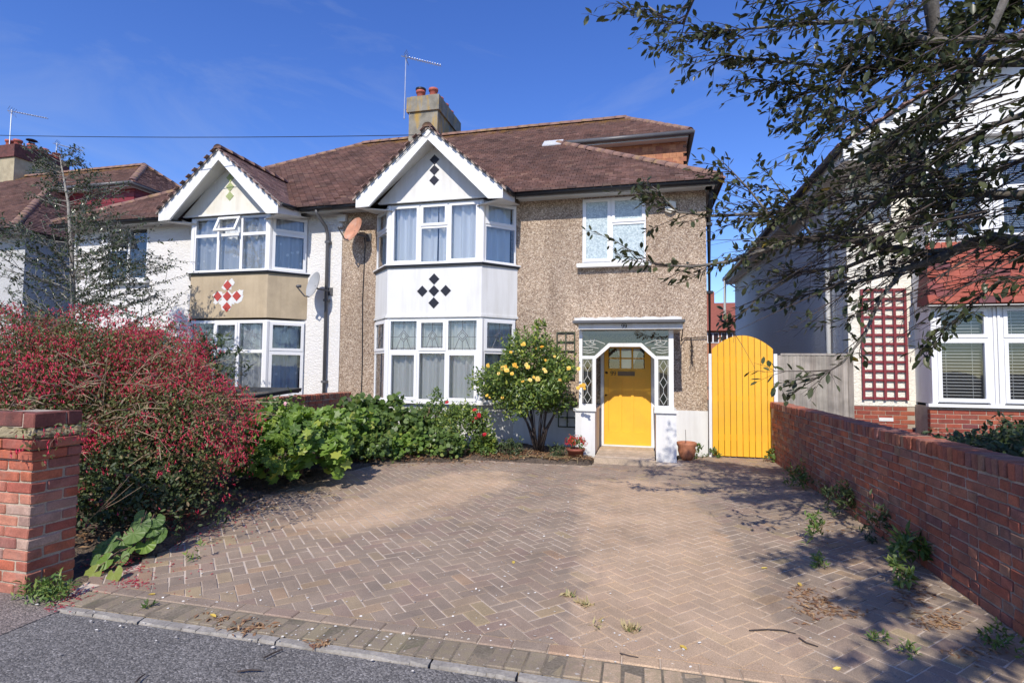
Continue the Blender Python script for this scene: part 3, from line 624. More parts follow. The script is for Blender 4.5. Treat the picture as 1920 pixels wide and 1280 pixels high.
lw = thing('garden_wall', 'low brick wall with brick coping between the two front gardens', 'brick wall', (-6.2, 8, 0))
part_box('mortar_core', (-6.3, 3.3, -.05), (-6.105, 10.55, .915), 'mortar_dark', lw)
m = MB()
for c in range(12):
    y = 5.2+(c % 2)*.16
    while y < 10.3:
        L = .215 if R_() < .6 else .1025; d = U(-.003, .003)
        m.box((-6.2, y, c*.0755+.001), (-6.097+d, min(10.54, y+L), c*.0755+.066), 0, R_()*.98+.01); y += L+.011
m.build('brick', 'brick_wall', lw, kind='stuff')
CP2 = [block_mesh('coping_brick', (.222, .064, .104), 'brick_wall', .006, .004) for _ in range(4)]
y = 6.6
while y < 10.5: piece('coping_brick', random.choice(CP2), lw, (-6.2+U(-.005, .005), y, .967+U(-.003, .003)), 0, .014); y += .0755

# ------------------------------------------------------------------ house building kit
YW = 10.7
def wall_with_holes(m, x0, x1, z0, z1, y0, y1, holes):
    """front wall from x0 to x1, thickness y0..y1, with rectangular openings"""
    xs = sorted({x0, x1, *[h[0] for h in holes], *[h[1] for h in holes]}); zs = sorted({z0, z1, *[h[2] for h in holes], *[h[3] for h in holes]})
    for a, b in zip(xs, xs[1:]):
        run = None
        for c, d in list(zip(zs, zs[1:]))+[(None, None)]:
            solid = c is not None and not any(h[0] <= (a+b)/2 <= h[1] and h[2] <= (c+d)/2 <= h[3] for h in holes)
            if solid: run = (run[0], d) if run else (c, d)
            elif run: m.box((a, y0, run[0]), (b, y1, run[1])); run = None
class Local:
    """boxes in a frame: u along the wall, d out of the wall, z up"""
    def __init__(s, A, B):
        s.A = Vector((A[0], A[1], 0)); u = Vector((B[0]-A[0], B[1]-A[1], 0)); s.L = u.length; s.u = u.normalized(); s.n = Vector((s.u.y, -s.u.x, 0))
    def p(s, u, d, z): q = s.A+s.u*u+s.n*d; return (q.x, q.y, z)
    def box(s, m, u0, u1, d0, d1, z0, z1, mi=0, t=0.):
        m.hexa([s.p(u0, d1, z0), s.p(u1, d1, z0), s.p(u1, d0, z0), s.p(u0, d0, z0), s.p(u0, d1, z1), s.p(u1, d1, z1), s.p(u1, d0, z1), s.p(u0, d0, z1)], mi, t)
    def ring(s, m, u0, u1, z0, z1, w, d0, d1):
        s.box(m, u0, u0+w, d0, d1, z0, z1); s.box(m, u1-w, u1, d0, d1, z0, z1); s.box(m, u0+w, u1-w, d0, d1, z0, z0+w); s.box(m, u0+w, u1-w, d0, d1, z1-w, z1)
def window(root, A, B, cells, gl='glass', lead=None, mat='upvc', label=None, mw=.034, sw=.056):
    """cells: (u0, u1, z0, z1, kind); kind fixed, sash or open"""
    L = Local(A, B); m = MB()
    for u0, u1, z0, z1, k in cells: L.ring(m, u0, u1, z0, z1, mw, -.035, .03)
    fr = m.build('window', mat, root, label=label)
    for i, (u0, u1, z0, z1, k) in enumerate(cells):
        g = mw
        if k == 'sash':
            m = MB(); L.ring(m, u0+mw*.45, u1-mw*.45, z0+mw*.45, z1-mw*.45, sw, -.02, .046); m.build('sash', mat, fr); g = mw*.45+sw
        m = MB()
        if k == 'open':           # top-hung sash swung out on its head
            zt = z1-mw*.4; ln = z1-z0-mw*.7; dx = math.sin(math.radians(24)); dz = math.cos(math.radians(24)); s_ = MB()
            def q(u, h, t): return L.p(u, .045+h*dx+t*dz, zt-h*dz+t*dx)
            ua, ub = u0+mw*.5, u1-mw*.5
            for (a, b, c, d) in ((ua, ub, 0, sw), (ua, ub, ln-sw, ln), (ua, ua+sw, sw, ln-sw), (ub-sw, ub, sw, ln-sw)):
                s_.hexa([q(a, d, .03), q(b, d, .03), q(b, d, -.01), q(a, d, -.01), q(a, c, .03), q(b, c, .03), q(b, c, -.01), q(a, c, -.01)])
            s_.build('open_sash', mat, fr)
            m.face([q(ua+sw, ln-sw, .01), q(ub-sw, ln-sw, .01), q(ub-sw, sw, .01), q(ua+sw, sw, .01)]); m.build('pane', gl, fr); continue
        m.face([L.p(u0+g, .012, z0+g), L.p(u1-g, .012, z0+g), L.p(u1-g, .012, z1-g), L.p(u0+g, .012, z1-g)]); m.build('pane', gl, fr)
        if lead and i in lead:
            m = MB(); a, b, c, d = u0+g, u1-g, z0+g, z1-g; W, H = b-a, d-c; cx = (a+b)/2; cz = c+H*.48
            segs = [((a, c+.05*H), (b, c+.05*H)), ((a, d-.08*H), (b, d-.08*H)), ((a+.08*W, c), (a+.08*W, d)), ((b-.08*W, c), (b-.08*W, d))]
            dw, dh = W*.19, H*.2
            for k in (1, .62):
                segs += [((cx-dw*k, cz), (cx, cz+dh*k)), ((cx, cz+dh*k), (cx+dw*k, cz)), ((cx+dw*k, cz), (cx, cz-dh*k)), ((cx, cz-dh*k), (cx-dw*k, cz))]
            segs += [((cx, cz+dh), (cx, d)), ((cx, c), (cx, cz-dh)), ((a, cz-.02), (cx-dw, cz-.02)), ((cx+dw, cz-.02), (b, cz-.02)), ((cx-dw*.62, cz-dh*.45), (cx-dw*1.5, c)), ((cx+dw*.62, cz-dh*.45), (cx+dw*1.5, c))]
            for (x0, z0_), (x1, z1_) in segs: m.tube([L.p(x0, .018, z0_), L.p(x1, .018, z1_)], .0045, 4)
            m.build('lead_came', 'lead', fr)
    return fr
def curtain(label, path, z0, z1, mat, cat='curtain', amp=.028, wave=.13, gap=None):
    pts = []; P = [Vector((p[0], p[1], 0)) for p in path]; s = 0; V = []; ph = U(0, 6)
    tot = sum((b-a).length for a, b in zip(P, P[1:])); N = max(8, int(tot/.022)); segs = []
    for k in range(N+1):
        t = tot*k/N; q = t
        for a, b in zip(P, P[1:]):
            l = (b-a).length
            if q <= l+1e-6: break
            q -= l
        d = (b-a).normalized(); n = Vector((d.y, -d.x, 0)); w = amp*(math.sin(t/wave*6.283+ph)+.55*math.sin(t/wave*3.7+1.3+ph)+.3*math.sin(t/wave*11))
        V.append((a+d*q+n*w, t))
    m = MB(); base = len(V)
    zs = [z0, z0+(z1-z0)*.5, z1]
    for zi, z in enumerate(zs):
        for v, t in V: m.v.append((v.x+.008*math.sin(t*31+zi), v.y, z))
    for zi in range(2):
        for k in range(N):
            if gap and any(g0 < V[k][1]/tot < g1 for g0, g1 in gap): continue
            m.f.append((zi*base+k, zi*base+k+1, (zi+1)*base+k+1, (zi+1)*base+k)); m.m.append(0); m.t.append(0.)
    o = m.build('curtain', mat, None, True); return tag(o, label, cat)
def tile_plane(m, O, Ud, Vd, inside, ul, vl, g=.118, w=.165, lift=.04):
    O, Ud, Vd = Vector(O), Vector(Ud).normalized(), Vector(Vd).normalized(); N = Ud.cross(Vd)
    if N.z < 0: N = -N
    r = 0
    while r*g < vl:
        v = r*g; u = -(r % 2)*w/2
        while u < ul:
            cu, cv = u+w/2, v+g/2
            if inside(cu, cv):
                h = lift+U(-.15, .15)*lift; h2 = h+U(-.003, .003); e = .004
                P = [O+Ud*(u+e)+Vd*v+N*h, O+Ud*(u+w-e)+Vd*v+N*h2, O+Ud*(u+w-e)+Vd*(v+g*1.1)+N*(.004), O+Ud*(u+e)+Vd*(v+g*1.1)+N*(.004), O+Ud*(u+e)+Vd*v+N*(-.002), O+Ud*(u+w-e)+Vd*v+N*(-.002)]
                t = R_()*.98+.01
                m.idx(P, [(0, 1, 2, 3), (4, 5, 1, 0), (0, 3, 4), (1, 5, 2)], 0, t)
            u += w
        r += 1
def ridge_tiles(root, a, b, r=.12, L=.32, mat='ridge', name='ridge_tile'):
    a, b = Vector(a), Vector(b); n = max(1, round((b-a).length/L)); d = (b-a).normalized()
    s = d.cross(Vector((0, 0, 1))).normalized(); u = s.cross(d)
    for k in range(n):
        m = MB(); p, q = a.lerp(b, k/n)+Vector((0, 0, U(-.006, .006))), a.lerp(b, (k+.985)/n)+Vector((0, 0, U(-.006, .006))); V = []
        for e, rr in ((p, r*1.05), (q, r)):
            for i in range(8):
                an = math.radians(-8+196*i/7); V.append(e+s*math.cos(an)*rr+u*(math.sin(an)*rr*.8-.02))
        V += [p-u*.02, q-u*.02]
        m.idx(V, [(i, i+1, 8+i+1, 8+i) for i in range(7)]+[tuple([16]+list(range(8))), tuple([17]+list(range(15, 7, -1)))]); m.build(name, mat, root, True)
EY, EZ, TP, RY = 10.25, 5.06, .7, 15.5
RZ = EZ+(RY-EY)*TP; SL = math.sqrt(1+TP*TP)
def house(xp, d, label, wallmat, ext, bay=True, far=False, side_len=9.6, col={}):
    X = lambda s: xp+d*s
    def bx(m, s0, s1, y0, y1, z0, z1): m.box((X(s0), y0, z0), (X(s1), y1, z1))
    root = thing('semi_detached_house', label, 'house', (X(4), 14.5, 0))
    # ---- walls
    holes = []
    def hx(s0, s1, z0, z1): a, b = sorted((X(s0), X(s1))); holes.append((a, b, z0, z1))
    if bay: hx(.98, 3.88, .95, 2.42); hx(.98, 3.88, 3.68, 4.9); hx(5.34, 6.575, 3.62, 4.95)
    if bay: hx(5.78, 6.66, .115, 2.0)
    m = MB(); a, b = sorted((X(0.004), X(7.68))); wall_with_holes(m, a, b, .8 if bay else 0, 5.02, YW, YW+.25, holes); m.build('front_wall', wallmat, root)
    if bay:
        m = MB(); wall_with_holes(m, a, b, -.05, .8, YW-.022, YW+.25, [(h[0], h[1], h[2], .8) for h in holes if h[2] < .5]); m.build('plinth', 'white_render', root)
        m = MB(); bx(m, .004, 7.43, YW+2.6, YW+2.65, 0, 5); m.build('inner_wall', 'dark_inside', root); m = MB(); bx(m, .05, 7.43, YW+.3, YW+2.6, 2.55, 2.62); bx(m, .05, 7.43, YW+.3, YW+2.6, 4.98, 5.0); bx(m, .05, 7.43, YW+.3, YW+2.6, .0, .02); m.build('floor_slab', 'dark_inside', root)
    m = MB(); bx(m, 7.43, 7.68, YW+.251, YW+side_len, -.05, 5.02); m.build('side_wall', col.get('side', wallmat), root)
    m = MB(); bx(m, .004, 7.68, YW+side_len, YW+side_len+.2, -.05, 5.02); m.build('back_wall', wallmat, root)
    # ---- main roof
    roof = MB(); hip_s = 2.27; es = 7.9
    y_ext = 13.6; z_ext = EZ+(y_ext-EY)*TP; hs = es-(y_ext-EY)*(es-hip_s)/(RY-EY)
    rs = 6.06 if ext else hip_s
    und = MB()
    if ext: poly = [(0, EY), (es, EY), (hs, y_ext), (7.69, y_ext), (rs, RY), (0, RY)]
    else: poly = [(0, EY), (es, EY), (hip_s, RY), (0, RY)]
    up_ = lambda s, y, dz=0: (X(s), y, EZ+(y-EY)*TP+dz)
    und.face([up_(s, y, -.012) for s, y in poly][::(1 if d > 0 else -1)])
    def inside_front(u, v):
        y = EY+v/SL; s = u
        if y > RY-.03: return False
        if not ext or y < y_ext: lim = es-(y-EY)*(es-hip_s)/(RY-EY)
        else: lim = 7.69-(y-y_ext)*(7.69-rs)/(RY-y_ext)
        if bay:   # leave out what the gabled bay roof covers
            if y < 11.98 and abs(s-2.43) < 1.6*(1-(y-10.2)/1.78)-.05: return False
        return s < lim
    tile_plane(roof, (X(0), EY-.06, EZ-.04), (d, 0, 0), (0, 1, TP), inside_front, es, (RY-EY)*SL+.05)
    # hip side
    yb = EY+2*(RY-EY)
    if ext: side = [(es, EY), (es, yb), (7.5, yb-.4), (7.5, 13.88), (es-(13.88-EY)*(es-hip_s)/(RY-EY), 13.88)]
    else: side = [(es, EY), (es, yb), (hip_s, RY)]
    tps = (RZ-EZ)/(es-hip_s)
    und.face([(X(s), y, EZ+(es-s)*tps-.012) for s, y in side][::(1 if d > 0 else -1)])
    def inside_side(u, v):
        s = es-v/math.sqrt(1+tps*tps); y = EY+u
        k = (es-s)*(RY-EY)/(es-hip_s)
        return EY+k < y < yb-k and (not ext or s > 7.52 or y < 13.8)
    if d > 0: tile_plane(roof, (X(es)+.06, EY, EZ-.04), (0, 1, 0), (-1, 0, tps), inside_side, yb-EY, 7.7)
    else: tile_plane(roof, (X(es)-.06, EY, EZ-.04), (0, 1, 0), (1, 0, tps), inside_side, yb-EY, 7.7)
    und.face([(X(0), RY, RZ-.012), (X(rs), RY, RZ-.012), (X(es), yb, EZ-.012), (X(0), yb, EZ-.012)])
    if ext:
        und.face([(X(7.69), y_ext, z_ext-.012), (X(rs), RY, RZ-.012), (X(7.69), 17.4, z_ext-.012)])
        def ins(u, v):
            s = 7.69-v/math.sqrt(1+tx*tx); k = (7.69-s)*(RY-y_ext)/(7.69-rs); return y_ext+k < y_ext+u < 17.4-k
        tx = (RZ-z_ext)/(7.69-rs)
        tile_plane(roof, (X(7.69)+d*.04, y_ext, z_ext-.03), (0, 1, 0), (-d, 0, tx), ins, 3.8, 2.2)
    rf = und.build('roof', 'roof_tile', root)
    if bay:
        # gabled roof over the bay, running back into the main slope
        gx, gy, gz, hw = X(2.43), 9.68, 6.27, 1.58; ge = 4.93; k = (gz-ge)/hw; yv = EY+(gz-EZ)/TP
        for sgn in (1, -1):
            O = Vector((gx+sgn*hw, gy-.03, ge)); Vd = Vector((-sgn, 0, k)).normalized(); vl = math.hypot(hw, gz-ge)
            def ins(u, v, sgn=sgn):
                z = ge+v*Vd.z; y = gy-.03+u; return v < vl-.02 and (z > EZ+(y-EY)*TP-.06 or y < EY-.04)
            tile_plane(roof, O, (0, 1, 0), Vd, ins, yv-gy+.2, vl, .1, lift=.016)
            vg = MB(); vg.prism([(gx, gy-.022, gz-.04), (gx+sgn*(hw+.01), gy-.022, ge-.04), (gx+sgn*(hw+.01), gy-.022, ge+.012), (gx, gy-.022, gz+.012)][::-sgn], (0, .09, 0)); vg.build('verge_mortar', 'mortar_dark', rf)
            g2 = MB(); g2.face([(gx+sgn*hw, gy-.02, ge-.014), (gx, gy-.02, gz-.014), (gx, yv+.1, gz-.014), (gx+sgn*hw, EY+.02, ge-.014)]); g2.build('gable_roof_deck', 'roof_tile', rf)
        ridge_tiles(rf, (gx, gy-.05, gz+.01), (gx, yv+.12, gz+.01), .1, .33)
    roof.build('tiles', 'roof_tile', rf, kind='stuff')
    ridge_tiles(rf, (X(0.02), RY, RZ+.02), (X(rs), RY, RZ+.02))
    if ext:
        ridge_tiles(rf, (X(rs), RY, RZ+.01), (X(7.66), y_ext+.04, z_ext+.03), .1); ridge_tiles(rf, (X(rs), RY, RZ+.01), (X(7.66), 17.36, z_ext+.03), .1)
        ridge_tiles(rf, (X(es-.02), EY+.02, EZ+.03), (X(hs+.1), y_ext-.1, z_ext-.05), .1)
    else: ridge_tiles(rf, (X(es-.02), EY+.02, EZ+.03), (X(rs), RY, RZ+.01), .1); ridge_tiles(rf, (X(es-.02), yb-.02, EZ+.03), (X(rs), RY, RZ+.01), .1)
    # ---- eaves: fascia, soffit, gutter (broken by the bay gable)
    runs = [(0, .8), (4.06, es)] if bay else [(0, es)]
    m = MB(); g = MB(); mr = MB()
    for s0, s1 in runs:
        e1 = s1-.1 if s1 == es else s1
        bx(m, s0, e1, 10.33, 10.36, 4.93, 5.045); bx(m, s0, e1, 10.36, YW+.02, 4.975, 4.99)
        m.build('fascia', col.get('fascia', 'grey_paint'), root); m = MB()
        g.tube([(X(s0), 10.275, 5.005), (X(s1-(.04 if s1 == es else 0)), 10.275, 5.0)], .056, 8); g.build('gutter', col.get('gutter', 'black_plastic'), root, True); g = MB()
    bx(m, es-.13, es-.1, 10.36, 10.3+side_len, 4.93, 5.045); bx(m, 7.66, es-.13, 10.36, 10.3+side_len, 4.975, 4.99)
    m.build('fascia', col.get('fascia', 'grey_paint'), root)
    g.tube([(X(es-.045), 10.235, 5.0), (X(es-.045), 20.3, 5.0)], .056, 8); g.build('gutter', col.get('gutter', 'black_plastic'), root, True)
    # ---- chimney on the party line
    if d > 0:
        cm = col.get('chim', 'chimney_render'); c = MB(); c.box((xp-.47, 15.03, 8.1), (xp+.47, 16.93, 9.36)); ch = c.build('chimney', cm, root)
        c = MB(); c.box((xp-.53, 14.97, 9.36), (xp+.53, 16.99, 9.82)); c.box((xp-.44, 15.06, 9.82), (xp+.44, 16.9, 9.88)); c.build('chimney_cap', 'brick_dark' if far else cm, ch)
        for i, yy in enumerate((15.28, 15.75, 16.22, 16.68)):
            for j in (-.2, .22):
                c = MB(); h = U(.24, .3); z = 9.86
                c.lathe((xp+j, yy, z), [(.12, 0), (.115, h-.08), (.145, h-.07), (.15, h), (.11, h), (.1, h-.1)], 14); c.build('chimney_pot', 'pot_red', ch, True)
                if i == 0 and j < 0 and not far:
                    c = MB(); c.lathe((xp+j, yy, z+h), [(.12, 0), (.16, .01), (.165, .07), (.1, .09), (.0, .09)], 14); c.build('pot_cowl', 'black_plastic', ch, True)
                if far and i == 1 and j > 0:
                    c = MB(); c.lathe((xp+j, yy, z+h), [(.1, 0), (.11, .06)], 10); c.lathe((xp+j, yy, z+h+.16), [(.19, 0), (.16, .03), (0, .06)], 14)
                    for q in range(4): c.tube([(xp+j+.1*math.cos(q*1.57), yy+.1*math.sin(q*1.57), z+h), (xp+j+.1*math.cos(q*1.57), yy+.1*math.sin(q*1.57), z+h+.17)], .008, 4)
                    c.build('pot_cowl', 'black_plastic', ch)
    # ---- raised side extension of the roof
    if ext:
        m = MB(); bx(m, hs-.4, 7.5, 13.9, 14.0, 5.5, 7.3); bx(m, 7.4, 7.5, 14.001, 17.15, 5.3, 7.3)
        cheek = m.build('loft_wall', col.get('cheek_wall', 'hung_tile_brown'), root)
        r = 0; z = 5.5
        tw = [.165]*1
        if not far:
            CT = [block_mesh('hung_tile', (.162, .016, .125), 'hung_tile_brown', .003, .002) for _ in range(4)]
            while z < 7.28:
                s = hs-.3+(r % 2)*.083
                while s < 7.5:
                    y_sl = EY+(z-EZ)/TP
                    if EZ+(13.9-EY)*TP-(s-hs)*tps*1.02 < z+.12: piece('hung_tile', random.choice(CT), cheek, (X(s), 13.888-.004*(r % 2), z+.06), 0, .02)
                    s += .166
                z += .105; r += 1
        else:
            while z < 7.28:
                mm = MB(); bx(mm, hs-.4, 7.512, 13.87, 13.9, z, z+.135); mm.build('board', 'board_maroon', cheek)
                mm = MB(); bx(mm, 7.5, 7.525, 13.9, 17.15, z, z+.135); mm.build('board', 'board_maroon', cheek); z += .15
            L_ = Local((X(7.53), 14.5), (X(7.53), 16.2)); window(root, (X(7.53), 14.7), (X(7.53), 16.3), [(0, .8, 6.75, 7.25, 'fixed'), (.8, 1.6, 6.75, 7.25, 'fixed')], 'glass_dark')
        m = MB(); bx(m, hs-.25, 7.6, 13.62, 13.65, z_ext-.15, z_ext-.02); bx(m, hs-.25, 7.57, 13.65, 13.9, z_ext-.14, z_ext-.125)
        bx(m, 7.57, 7.6, 13.65, 17.4, z_ext-.15, z_ext-.02); bx(m, 7.5, 7.57, 13.9, 17.3, z_ext-.14, z_ext-.125); m.build('loft_fascia', 'grey_paint', root)
        m = MB(); m.tube([(X(hs-.35), 13.56, z_ext-.055), (X(7.72), 13.56, z_ext-.06)], .06, 8); m.build('loft_gutter', 'grey_plastic', root, True); m = MB(); m.tube([(X(7.69), 13.54, z_ext-.06), (X(7.69), 17.4, z_ext-.06)], .06, 8); m.build('loft_gutter', 'grey_plastic', root, True)
        if not far:
            m = MB(); m.hexa([(X(hs-.28), 13.28, 7.17), (X(hs+.22), 13.28, 7.17), (X(hs+.22), 13.62, 7.42), (X(hs-.28), 13.62, 7.42), (X(hs-.28), 13.26, 7.22), (X(hs+.22), 13.26, 7.22), (X(hs+.22), 13.6, 7.47), (X(hs-.28), 13.6, 7.47)] if d > 0 else [(0, 0, 0)]*8); m.build('lead_flashing', 'lead_flashing', root)
    if not bay: return root
    # ---- gable over the bay
    gx, gy, gf = X(2.43), 9.68, 10.05
    m = MB(); m.prism([(gx-1.24, gf, 4.92), (gx+1.24, gf, 4.92), (gx, gf, 6.12)], (0, .1, 0)); gab = m.build('gable_wall', col.get('gable', 'white_render'), root)
    m = MB(); m.box((gx-1.21, gf-.03, 4.9), (gx+1.21, gf+.03, 4.925)); m.build('gable_sill', 'white_paint', gab)
    for sgn in (1, -1):
        m = MB(); A, B, C_, D = (gx, gy, 6.235), (gx+sgn*1.53, gy, 4.945), (gx+sgn*1.53, gy, 4.75), (gx, gy, 6.01)
        Cx = (gx+sgn*1.24, gy, 4.76)
        m.prism([A, B, C_, Cx, D] if sgn < 0 else [D, Cx, C_, B, A], (0, .045, 0)); m.build('bargeboard', 'white_paint', gab)
        m = MB(); m.prism([(gx, gy+.046, 6.02), (gx+sgn*1.42, gy+.046, 4.86), (gx+sgn*1.42, gf, 4.86), (gx, gf, 6.02)], (0, 0, .015)); m.build('gable_soffit', 'soffit_paint', gab)
        m = MB(); m.prism([(gx+sgn*1.52, gy+.046, 4.757), (gx+sgn*.9, gy+.38, 4.757), (gx+sgn*.9, YW+.0, 4.905), (gx+sgn*1.62, YW+.0, 4.905)], (0, 0, .016)); m.prism([(gx+sgn*1.515, gy+.046, 4.76), (gx+sgn*1.515, gy+.046, 4.95), (gx+sgn*1.6, YW-.33, 5.04), (gx+sgn*1.6, YW-.33, 4.86)], (-sgn*.02, 0, 0)); m.build('gable_return', 'soffit_paint', gab)
        m = MB(); m.tube([(gx+sgn*1.57, gy+.05, 4.955), (gx+sgn*1.6, EY+.02, 4.99)], .045, 8); m.build('gable_gutter', 'black_plastic', gab, True)
    dt = col.get('gable_tile', 'black_tile')
    def diamond(cx, y, cz, r, mat, parent):
        m = MB(); m.prism([(cx-r, y, cz), (cx, y, cz-r), (cx+r, y, cz), (cx, y, cz+r)], (0, .012, 0)); return m.build('diamond_tile', mat, parent)
    for z in (5.745, 5.535, 5.325): diamond(gx, gf-.009, z, .105, dt, gab)
    # ---- bay: panel between the storeys, low wall, two bands of windows
    J0, F0, F1, J1 = (X(.84), YW), (X(1.42), 10.1), (X(3.44), 10.1), (X(4.02), YW)
    pts = [J0, F0, F1, J1] if d > 0 else [J1, F1, F0, J0]
    def ring_off(o): 
        cx = (pts[1][0]+pts[2][0])/2; return [(pts[0][0]-o*1.0, pts[0][1]), (pts[1][0]-o*.41, pts[1][1]-o), (pts[2][0]+o*.41, pts[2][1]-o), (pts[3][0]+o*1.0, pts[3][1])]
    def bay_band(m, o, z0, z1, y_in=YW+.001):
        q = ring_off(o); m.prism([(q[0][0], y_in, z0), (q[1][0], q[1][1], z0), (q[2][0], q[2][1], z0), (q[3][0], y_in, z0)], (0, 0, z1-z0))
    m = MB(); bay_band(m, .0, 2.61, 3.585); bay_band(m, .025, 2.56, 2.608) if not col.get('plain') else None
    panel = m.build('bay_panel', col.get('panel', 'white_render'), root)
    m = MB(); bay_band(m, .045, 3.586, 3.625); m.build('bay_ledge', 'black_plastic', root); m = MB(); bay_band(m, .07, 3.626, 3.652); m.build('bay_sill', 'upvc', root)
    m = MB(); bay_band(m, -.03, -.05, .84); m.build('bay_wall', 'white_render', root); m = MB(); bay_band(m, .06, .842, .893); m.build('bay_sill', 'white_paint', root)
    m = MB(); bay_band(m, -.03, 2.525, 2.559); m.build('bay_head', 'upvc', root); m = MB(); bay_band(m, -.03, 4.872, 4.897); m.build('bay_head', 'upvc', root)
    pc = gx+.015*d; pt = col.get('panel_tile', 'black_tile')
    if col.get('plain'):
        m = MB(); rr = random.Random(3)
        for cx, cz, r in ((0, .24, .16), (0, 0, .17), (.25, 0, .17), (-.25, 0, .15), (0, -.24, .17), (.1, .3, .1), (.34, .08, .1), (.12, -.12, .12), (-.3, -.12, .07), (-.12, -.14, .1)):
            m.face([(pc+cx+r*rr.uniform(.5, 1.1)*math.cos(q*.698), 10.1-.0035-.0004*len(m.f), 3.09+cz+r*rr.uniform(.45, 1.05)*math.sin(q*.698)) for q in range(9)])
        m.build('bare_plaster_patch', 'white_render', panel)
    for dx, dz in ((0, 0), (.25, 0), (-.25, 0), (0, .24), (0, -.24)): diamond(pc+dx, 10.1-.011, 3.09+dz, .112, pt, panel)
    ins = .035
    q = [(pts[0][0]+ins, pts[0][1]), (pts[1][0]+ins*.41, pts[1][1]+ins), (pts[2][0]-ins*.41, pts[2][1]+ins), (pts[3][0]-ins, pts[3][1])]
    sideL = math.hypot(q[1][0]-q[0][0], q[1][1]-q[0][1]); fl = q[2][0]-q[1][0]; e = .045
    m = MB()
    for z0, z1 in ((.894, 2.524), (3.653, 4.871)):
        for k in (1, 2): m = MB(); m.tube([(q[k][0], q[k][1], z0), (q[k][0], q[k][1], z1)], .062, 8); m.build('bay_corner_post', 'upvc', root)
    c3 = [e, e+(fl-2*e)*.335, e+(fl-2*e)*.655, fl-e]
    lz0, lt, lz1, uz0, ut, uz1 = .894, 1.875, 2.524, 3.653, 4.4, 4.871
    sc = lambda k0, k1: [(e, sideL-.02, lz0, lt, k0), (e, sideL-.02, lt, lz1, k1)]
    ld = [0, 1, 2] if col.get('lead') else None
    left = lambda z0, zt, z1: [(.02, sideL-e, z0, zt, 'sash' if col.get('sash_low') else 'fixed'), (.02, sideL-e, zt, z1, 'sash')]
    right = lambda z0, zt, z1: [(e, sideL-.02, z0, zt, 'sash' if col.get('sash_low') else 'fixed'), (e, sideL-.02, zt, z1, 'sash')]
    window(root, q[0], q[1], left(lz0, lt, lz1), lead=[1] if ld else None); window(root, q[2], q[3], right(lz0, lt, lz1), lead=[1] if ld else None)
    window(root, q[0], q[1], left(uz0, ut, uz1)); window(root, q[2], q[3], right(uz0, ut if not col.get('plain') else 4.5, uz1))
    cells = [(c3[0], c3[1], lt, lz1, 'fixed'), (c3[1], c3[2], lt, lz1, 'sash'), (c3[2], c3[3], lt, lz1, 'fixed')]
    cells += [(c3[0], c3[1], lz0, lt, 'sash'), (c3[1], c3[2], lz0, lt, 'fixed'), (c3[2], c3[3], lz0, lt, 'sash')] if col.get('lead') else [(c3[k], c3[k+1], lz0, lt, 'fixed') for k in range(3)]
    window(root, q[1], q[2], cells, lead=ld)
    if col.get('plain'): cells = [(c3[k], c3[k+1], uz0, 4.47, 'fixed') for k in range(3)]+[(c3[0], c3[1], 4.47, uz1, 'fixed'), (c3[1], c3[2], 4.47, uz1, 'open'), (c3[2], c3[3], 4.47, uz1, 'fixed')]
    else: cells = [(c3[0], c3[1], uz0, uz1, 'sash'), (c3[1], c3[2], uz0, ut, 'fixed'), (c3[1], c3[2], ut, uz1, 'sash'), (c3[2], c3[3], uz0, uz1, 'sash')]
    window(root, q[1], q[2], cells)
    o = .12; path = [(q[0][0]+.13, q[0][1]-.0), (q[1][0]+.06, q[1][1]+o), (q[2][0]-.06, q[2][1]+o), (q[3][0]-.13, q[3][1])]
    curtain(col['curt'][0], path, lz0+.02, lz1-.05, col['curt'][1], amp=.034)
    curtain(col['curt'][2], path, uz0+.02, uz1-.03, col['curt'][3], amp=.034, wave=.17, gap=col.get('gap'))
    # ---- single window
    a, b = sorted((X(5.345), X(6.57))); w = b-a
    if d > 0:
        cells = [(0, w*.46, 3.665, 4.945, 'sash'), (w*.46, w, 3.665, 4.43, 'fixed'), (w*.46, w, 4.43, 4.945, 'sash')]
        window(root, (a, YW+.03), (b, YW+.03), cells, 'frosted_glass')
    else:
        cells = [(w*.52, w, 3.665, 4.945, 'fixed'), (0, w*.52, 3.665, 4.43, 'fixed'), (0, w*.52, 4.43, 4.945, 'open')]
        window(root, (a, YW+.03), (b, YW+.03), cells, 'glass')
        curtain('dark curtain inside the small upper window of the white house', [(a+.05, YW+.12), (b-.05, YW+.12)], 3.7, 4.9, 'curtain_dark')
    part_box('window_sill', (a-.1, YW-.14, 3.555), (b+.1, YW+.06, 3.63), 'white_paint', root)
    return root
ours = house(-6.53, 1, 'semi-detached house in brown pebbledash with white bay and yellow front door', 'pebbledash', True,
    col=dict(lead=True, curt=('pale net curtains behind the leaded lower bay window by the yellow roses', 'curtain_net', 'pale blue curtains inside the upper bay window above the black diamonds', 'curtain_blue'), gap=[(.5, .512), (.21, .216)]))
neigh = house(-6.53, -1, 'white roughcast semi-detached house with tan bay panel and red diamond tiles', 'roughcast_white', False,
    col=dict(plain=True, sash_low=True, gable='cream_render', panel='tan_render', gable_tile='green_tile', panel_tile='red_tile', curt=('spotted net curtains in the lower bay window of the white house', 'curtain_spot', 'spotted blue curtains in the upper bay window above the tan panel', 'curtain_spot')))
farh = house(-23.55, 1, 'grey rendered house beyond the white one with maroon boarded loft and buff chimney', 'roughcast_grey', True, bay=False, far=True, col=dict(side='roughcast_grey', chim='chimney_buff', cheek_wall='board_maroon'))

